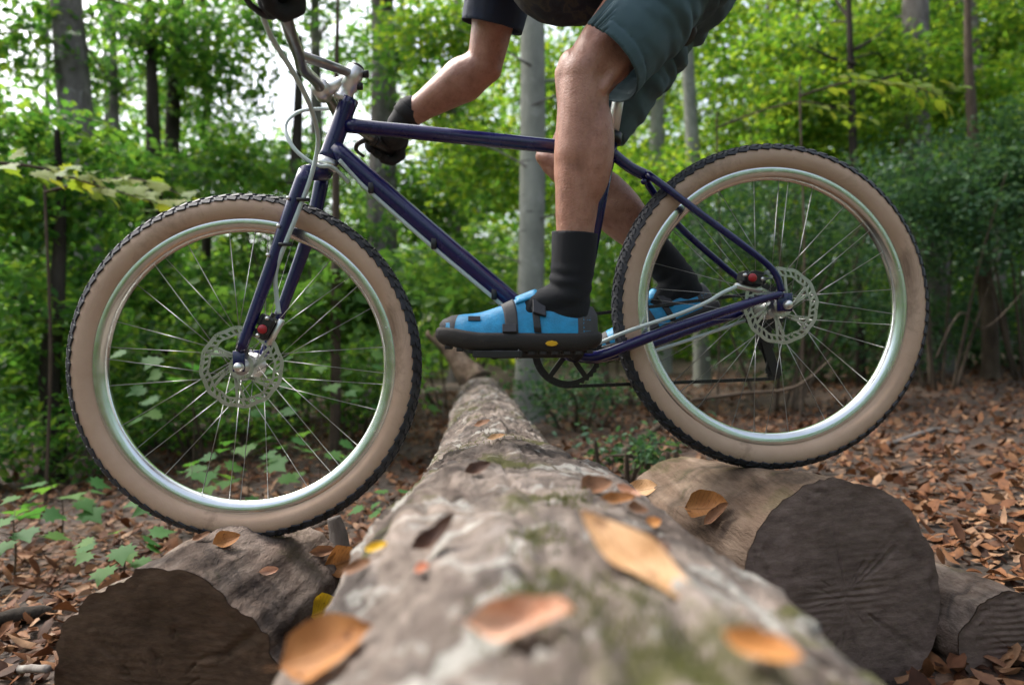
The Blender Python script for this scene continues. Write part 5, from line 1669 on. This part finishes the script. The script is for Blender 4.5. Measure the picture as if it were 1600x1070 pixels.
def litter_mass(n):
    """thousands of dry leaves beyond the ones set out singly"""
    r_ = .7 + 10.5 * rng.uniform(0, 1, n * 2) ** 1.15; az = rng.uniform(-R(52), R(52), n * 2)
    x = np.sin(az) * r_; y = np.cos(az) * r_
    cover = fbm(np.stack([x * .8, y * .8, 0 * x + 3], -1), 3)
    keep = (cover + .42 + .25 * sstep(-.3, .3, x / y)) > rng.uniform(0, .5, len(x))
    keep &= ~((np.abs(x - logc_x(y)) < logc_r(y) * .9))
    for L_ in (LOGL, LOGR): keep &= ~((np.abs(x - L_['a'].x) < .19) & (y > L_['a'].y - .02) & (y < L_['b'].y))
    x, y = x[keep][:n], y[keep][:n]
    z = ground_z(x, y)
    V_all = []; F_all = []; o = 0
    idx = rng.integers(0, len(VAR), len(x))
    for k, (V, Fc) in enumerate(VAR_LOW):
        s = np.where(idx == k)[0]; m = len(s)
        if not m: continue
        sc = rng.uniform(.022, .066, m); a = rng.uniform(0, 6.28, m); tx = np.clip(rng.normal(0, .36, m), -.9, .9); ty = np.clip(rng.normal(0, .36, m), -.9, .9); fl = np.sign(rng.normal(size=m))
        v = np.repeat(V[None], m, 0) * sc[:, None, None]; v[..., 2] *= fl[:, None]
        zz = v[..., 2] + v[..., 0] * np.tan(tx)[:, None] + v[..., 1] * np.tan(ty)[:, None]
        xx = v[..., 0] * np.cos(a)[:, None] - v[..., 1] * np.sin(a)[:, None]; yy = v[..., 0] * np.sin(a)[:, None] + v[..., 1] * np.cos(a)[:, None]
        zz = zz - zz.min(1, keepdims=True) + rng.uniform(-.006, .022, m)[:, None]
        w = np.stack([xx + x[s][:, None], yy + y[s][:, None], zz + z[s][:, None]], -1).reshape(-1, 3)
        f = np.array(Fc)
        F_all.append((f[None] + (np.arange(m) * len(V))[:, None, None] + o).reshape(-1, 4)); V_all.append(w); o += len(w)
    ob = top_obj('leaf_litter', np.concatenate(V_all), np.concatenate(F_all), DRY_I, (0, 0, 0))
    tag(ob, 'carpet of dry brown leaves covering the forest floor', 'leaf litter', None, 'stuff')
litter_mass(25000)
def lay(me, p, size, yaw, tilt=(0, 0), label=None, group=None, flip=False):
    o = bpy.data.objects.new('fallen_leaf', me); COL.objects.link(o)
    o.location = p; o.rotation_euler = (tilt[0] + (math.pi if flip else 0), tilt[1], yaw); o.scale = (size, size, size)
    tag(o, label, 'leaf', group); return o
# about 260 nearest single leaves on the forest floor
placed = 0; tries = 0; cand = []
while len(cand) < 1500 and tries < 9000:
    tries += 1
    px, py = random.uniform(0, 1600), random.uniform(610, 1068)
    p = None; y = .8
    while y < 4.2:
        q = P(px, py, y)
        tz = top_z(q.x, q.y)
        if q.z < tz:
            if tz < gz(q.x, q.y) + .004: p = q
            break
        y += .012
    if p is not None: cand.append((p.y, px, py, p))
cand.sort(key=lambda c: c[0])
used = []
for yy, px, py, p in cand:
    if placed >= 262: break
    if any((p - q).length < .038 for q in used): continue
    used.append(p)
    if px < 300: pl = 'left of the dark brown cut log' if p.y < 1.7 else 'on the floor beyond the dark brown cut log'
    elif px < 760: pl = 'in the gap between front tyre and pale fallen log' if p.y < 2.2 else 'on the floor behind the front wheel'
    elif px < 1330 and p.x < .75: pl = 'in the gap between pale log and grey brown log' if p.y < 2.0 else 'on the floor seen under the rear wheel'
    else: pl = 'on the floor right of the grey brown log' if p.y < 2.0 else 'on the open floor right of the rear tyre'
    cn = random.choice(['dark brown', 'russet', 'russet', 'pale tan', 'pale tan'])
    sz = random.uniform(.028, .060); zw = 'small' if sz < .038 else 'middling' if sz < .050 else 'large'; cn_ = zw + ' ' + cn
    lay(random.choice(VAR_C[cn]), p + Vector((0, 0, random.uniform(.010, .022))), sz, random.uniform(0, 6.28), (random.gauss(0, .3), random.gauss(0, .3)), f'{cn_} curled dry leaf {pl}', f'{cn_} leaves {pl}', random.random() < .35)
    placed += 1
# leaves one by one on the logs
def leaf_m(name, c1, c2, trans=.2):
    """dry leaf with midrib and side veins drawn along its own blade coordinates"""
    m, nt, N, L, b = mat(name); tc = N.new('ShaderNodeTexCoord')
    t = n_noise(N, L, tc.outputs['Object'], 26, 6, .65); c = n_ramp(N, L, t.outputs[0], [(.36, c1), (.62, c2)]).outputs[0]
    sp_ = n_noise(N, L, tc.outputs['Object'], 95, 4, .6); c = n_mix(N, L, .85, c, n_ramp(N, L, sp_.outputs[0], [(.30, (.30, .24, .2)), (.42, (1, 1, 1))]).outputs[0], 'MULTIPLY')
    def mth(op, a, b_=None):
        n = N.new('ShaderNodeMath'); n.operation = op
        for k, v in enumerate((a, b_)):
            if v is None: continue
            if hasattr(v, 'is_output'): L.new(v, n.inputs[k])
            else: n.inputs[k].default_value = v
        return n.outputs[0]
    sx = N.new('ShaderNodeSeparateXYZ'); L.new(tc.outputs['UV'], sx.inputs[0])
    s_ = mth('ABSOLUTE', mth('SUBTRACT', sx.outputs[0], .5))
    ph = mth('FRACT', mth('MULTIPLY', mth('SUBTRACT', sx.outputs[1], mth('MULTIPLY', s_, .55)), 11))
    side = mth('SUBTRACT', 1, mth('MULTIPLY', mth('ABSOLUTE', mth('SUBTRACT', ph, .5)), 9))
    mid = mth('SUBTRACT', 1, mth('MULTIPLY', s_, 22))
    vein = mth('MAXIMUM', mth('MAXIMUM', side, mid), 0)
    c = n_mix(N, L, mth('MULTIPLY', vein, .45), c, tuple(x * .45 for x in c1))
    L.new(c, b.inputs['Base Color']); b.inputs['Roughness'].default_value = .6; b.inputs['Specular IOR Level'].default_value = .3
    tr = N.new('ShaderNodeBsdfTranslucent'); L.new(c, tr.inputs['Color']); mx = N.new('ShaderNodeMixShader'); mx.inputs[0].default_value = trans
    L.new(b.outputs[0], mx.inputs[1]); L.new(tr.outputs[0], mx.inputs[2]); L.new(mx.outputs[0], N['Material Output'].inputs['Surface'])
    n_bump(N, L, vein, b, .6, .002)
    return m
LM = {'tan': leaf_m('tan_dry_leaf', (.42, .22, .09), (.55, .34, .18)), 'peach': leaf_m('peach_dry_leaf', (.44, .19, .10), (.58, .36, .25)), 'rust': leaf_m('rust_dry_leaf', (.26, .10, .025), (.36, .16, .05)),
      'brown': leaf_m('dark_brown_leaf', (.045, .020, .012), (.10, .045, .025)), 'yellow': leaf_m('yellow_fallen_leaf', (.62, .36, .01), (.72, .46, .02), .3), 'orange': leaf_m('orange_dry_leaf', (.42, .15, .03), (.50, .24, .08)),
      'red': leaf_m('red_orange_leaf', (.32, .08, .03), (.40, .13, .06)), 'mid': leaf_m('mid_brown_leaf', (.16, .075, .035), (.25, .12, .06))}
def single(label, a, b_, ws, m, curl=(.6, .7, .3), lift=.008, roll=0, wave=.02, tilt=.6):
    """leaf whose stalk end and tip rest at two photo points on the surface below"""
    V, Fc = dry_leaf(ws, 1, *curl, 16, wave)
    V[:85] *= 1 + (.10 * fbm(V[:85] * 9 + len(label), 3) * (np.arange(85) % 5 != 2))[:, None]
    V[2:85:5, 2] -= .02
    c, ns = surf_hit((a[0] + b_[0]) / 2, (a[1] + b_[1]) / 2)
    n = (ns + (CAM - c).normalized() * tilt).normalized()
    px_ = math.hypot(a[0] - b_[0], a[1] - b_[1]) / F * c.y
    def on_plane(px, py):
        D = P(px, py, 1) - CAM; return CAM + D * ((c - CAM).dot(n) / D.dot(n))
    A = on_plane(*a); B_ = on_plane(*b_); L_ = min((B_ - A).length, 2.2 * px_)
    d = (B_ - A).normalized(); n = Quaternion(d, roll) @ n; x = d.cross(n)
    mx = Matrix(((x.x, d.x, n.x), (x.y, d.y, n.y), (x.z, d.z, n.z)))
    W = np.array([tuple(mx @ (Vector(v) * L_)) for v in V])
    loc = c + n * lift
    me = mesh_from('fallen_leaf', W, Fc, LM[m]); uv = me.uv_layers.new(name='blade')
    for lp in me.loops:
        k = lp.vertex_index; uv.data[lp.index].uv = ((k % 5) / 4, (k // 5) / 16) if k < 85 else (.5, .5)
    o = bpy.data.objects.new('fallen_leaf', me); o.location = loc; COL.objects.link(o)
    s = o.modifiers.new('subdivision', 'SUBSURF'); s.levels = 1; s.render_levels = 1
    tag(o, label, 'leaf'); return o
single('long pointed tan leaf lying lengthwise on the right of the pale log', (1085, 968), (903, 818), LONG, 'tan', (.5, .8, .5), .010)
single('peach leaf with one folded wing lying across the near pale fallen log', (735, 996), (908, 978), OVAL, 'peach', (.9, 1.1, 1.3), .008)
single('big rusty brown leaf at the left foot of the pale fallen log, nearest the camera', (452, 1066), (596, 1000), BROAD, 'rust', (.8, .9, .3), .012)
single('orange leaf on mossy bark at the near right of the pale fallen log', (1118, 1008), (1248, 1052), OVAL, 'orange', (.7, .8, .4), .008)
single('bright yellow leaf between the dark cut log and the pale log', (476, 968), (530, 950), BROAD, 'yellow', (.4, .5, .2), .014)
single('dark brown crescent shaped curled leaf on the left of the pale fallen log', (648, 888), (726, 824), OVAL, 'brown', (1.9, 1.3, .9), .010)
single('small red orange leaf just below the dark crescent leaf', (652, 898), (676, 890), BROAD, 'red', (.4, .5, .2), .006)
single('dark folded leaf on the right shoulder of the pale log', (985, 845), (1046, 878), OVAL, 'brown', (.6, 1.3, .3), .008)
single('small orange scrap of leaf near the ridge right of the long tan leaf', (1008, 826), (1030, 818), BROAD, 'orange', (.4, .5, .1), .006)
single('dark curled leaf across the pale fallen log below the shoe', (722, 748), (764, 732), OVAL, 'brown', (1.0, 1.0, .5), .006)
single('small pale leaf on the far part of the pale log', (762, 690), (790, 684), OVAL, 'tan', (.5, .7, .4), .006)
single('small brown leaf further up the pale log under the cranks', (742, 668), (768, 660), OVAL, 'mid', (.6, .7, .4), .006)
single('tan leaf resting at the right edge of the pale log before the rear log', (978, 772), (1034, 764), OVAL, 'tan', (.6, .6, .3), .012)
single('large curled russet leaf wedged between the pale log and the grey brown log', (1082, 806), (1150, 800), BROAD, 'rust', (.9, 1.2, .3), .022)
single('folded brown leaf behind the russet leaf by the grey brown log', (1110, 830), (1150, 795), OVAL, 'mid', (.8, 1.3, .3), .02)
for i, (a, b_, w, m, lb) in enumerate((
        ((905, 775), (955, 762), BROAD, 'mid', 'broad brown leaf heading the drift on the right flank of the pale log'),
        ((935, 790), (990, 786), OVAL, 'rust', 'rusty leaf in the middle of the drift on the right flank of the pale log'),
        ((960, 765), (1000, 785), OVAL, 'peach', 'pinkish leaf in the drift on the right flank of the pale log'),
        ((975, 800), (1010, 808), BROAD, 'mid', 'brown leaf ending the drift on the right flank of the pale log'),
        ((500, 892), (560, 872), BROAD, 'rust', 'rusty leaf on top of the heap between front tyre and pale log'),
        ((540, 900), (590, 884), OVAL, 'mid', 'brown leaf at the near side of the heap between front tyre and pale log'),
        ((575, 866), (612, 858), OVAL, 'yellow', 'yellow leaf on the heap between front tyre and pale log'),
        ((480, 868), (520, 862), OVAL, 'mid', 'curled brown leaf against the side of the dark cut log'),
        ((330, 856), (375, 842), BROAD, 'rust', 'orange brown leaf crushed against the front tyre on the left'),
        ((300, 850), (330, 836), OVAL, 'mid', 'brown leaf just left of the front tyre contact'),
        ((400, 898), (432, 892), OVAL, 'peach', 'small orange leaf on the bark of the dark cut log'))):
    single(lb, a, b_, w, m, (.9, 1.0, .4), .006)
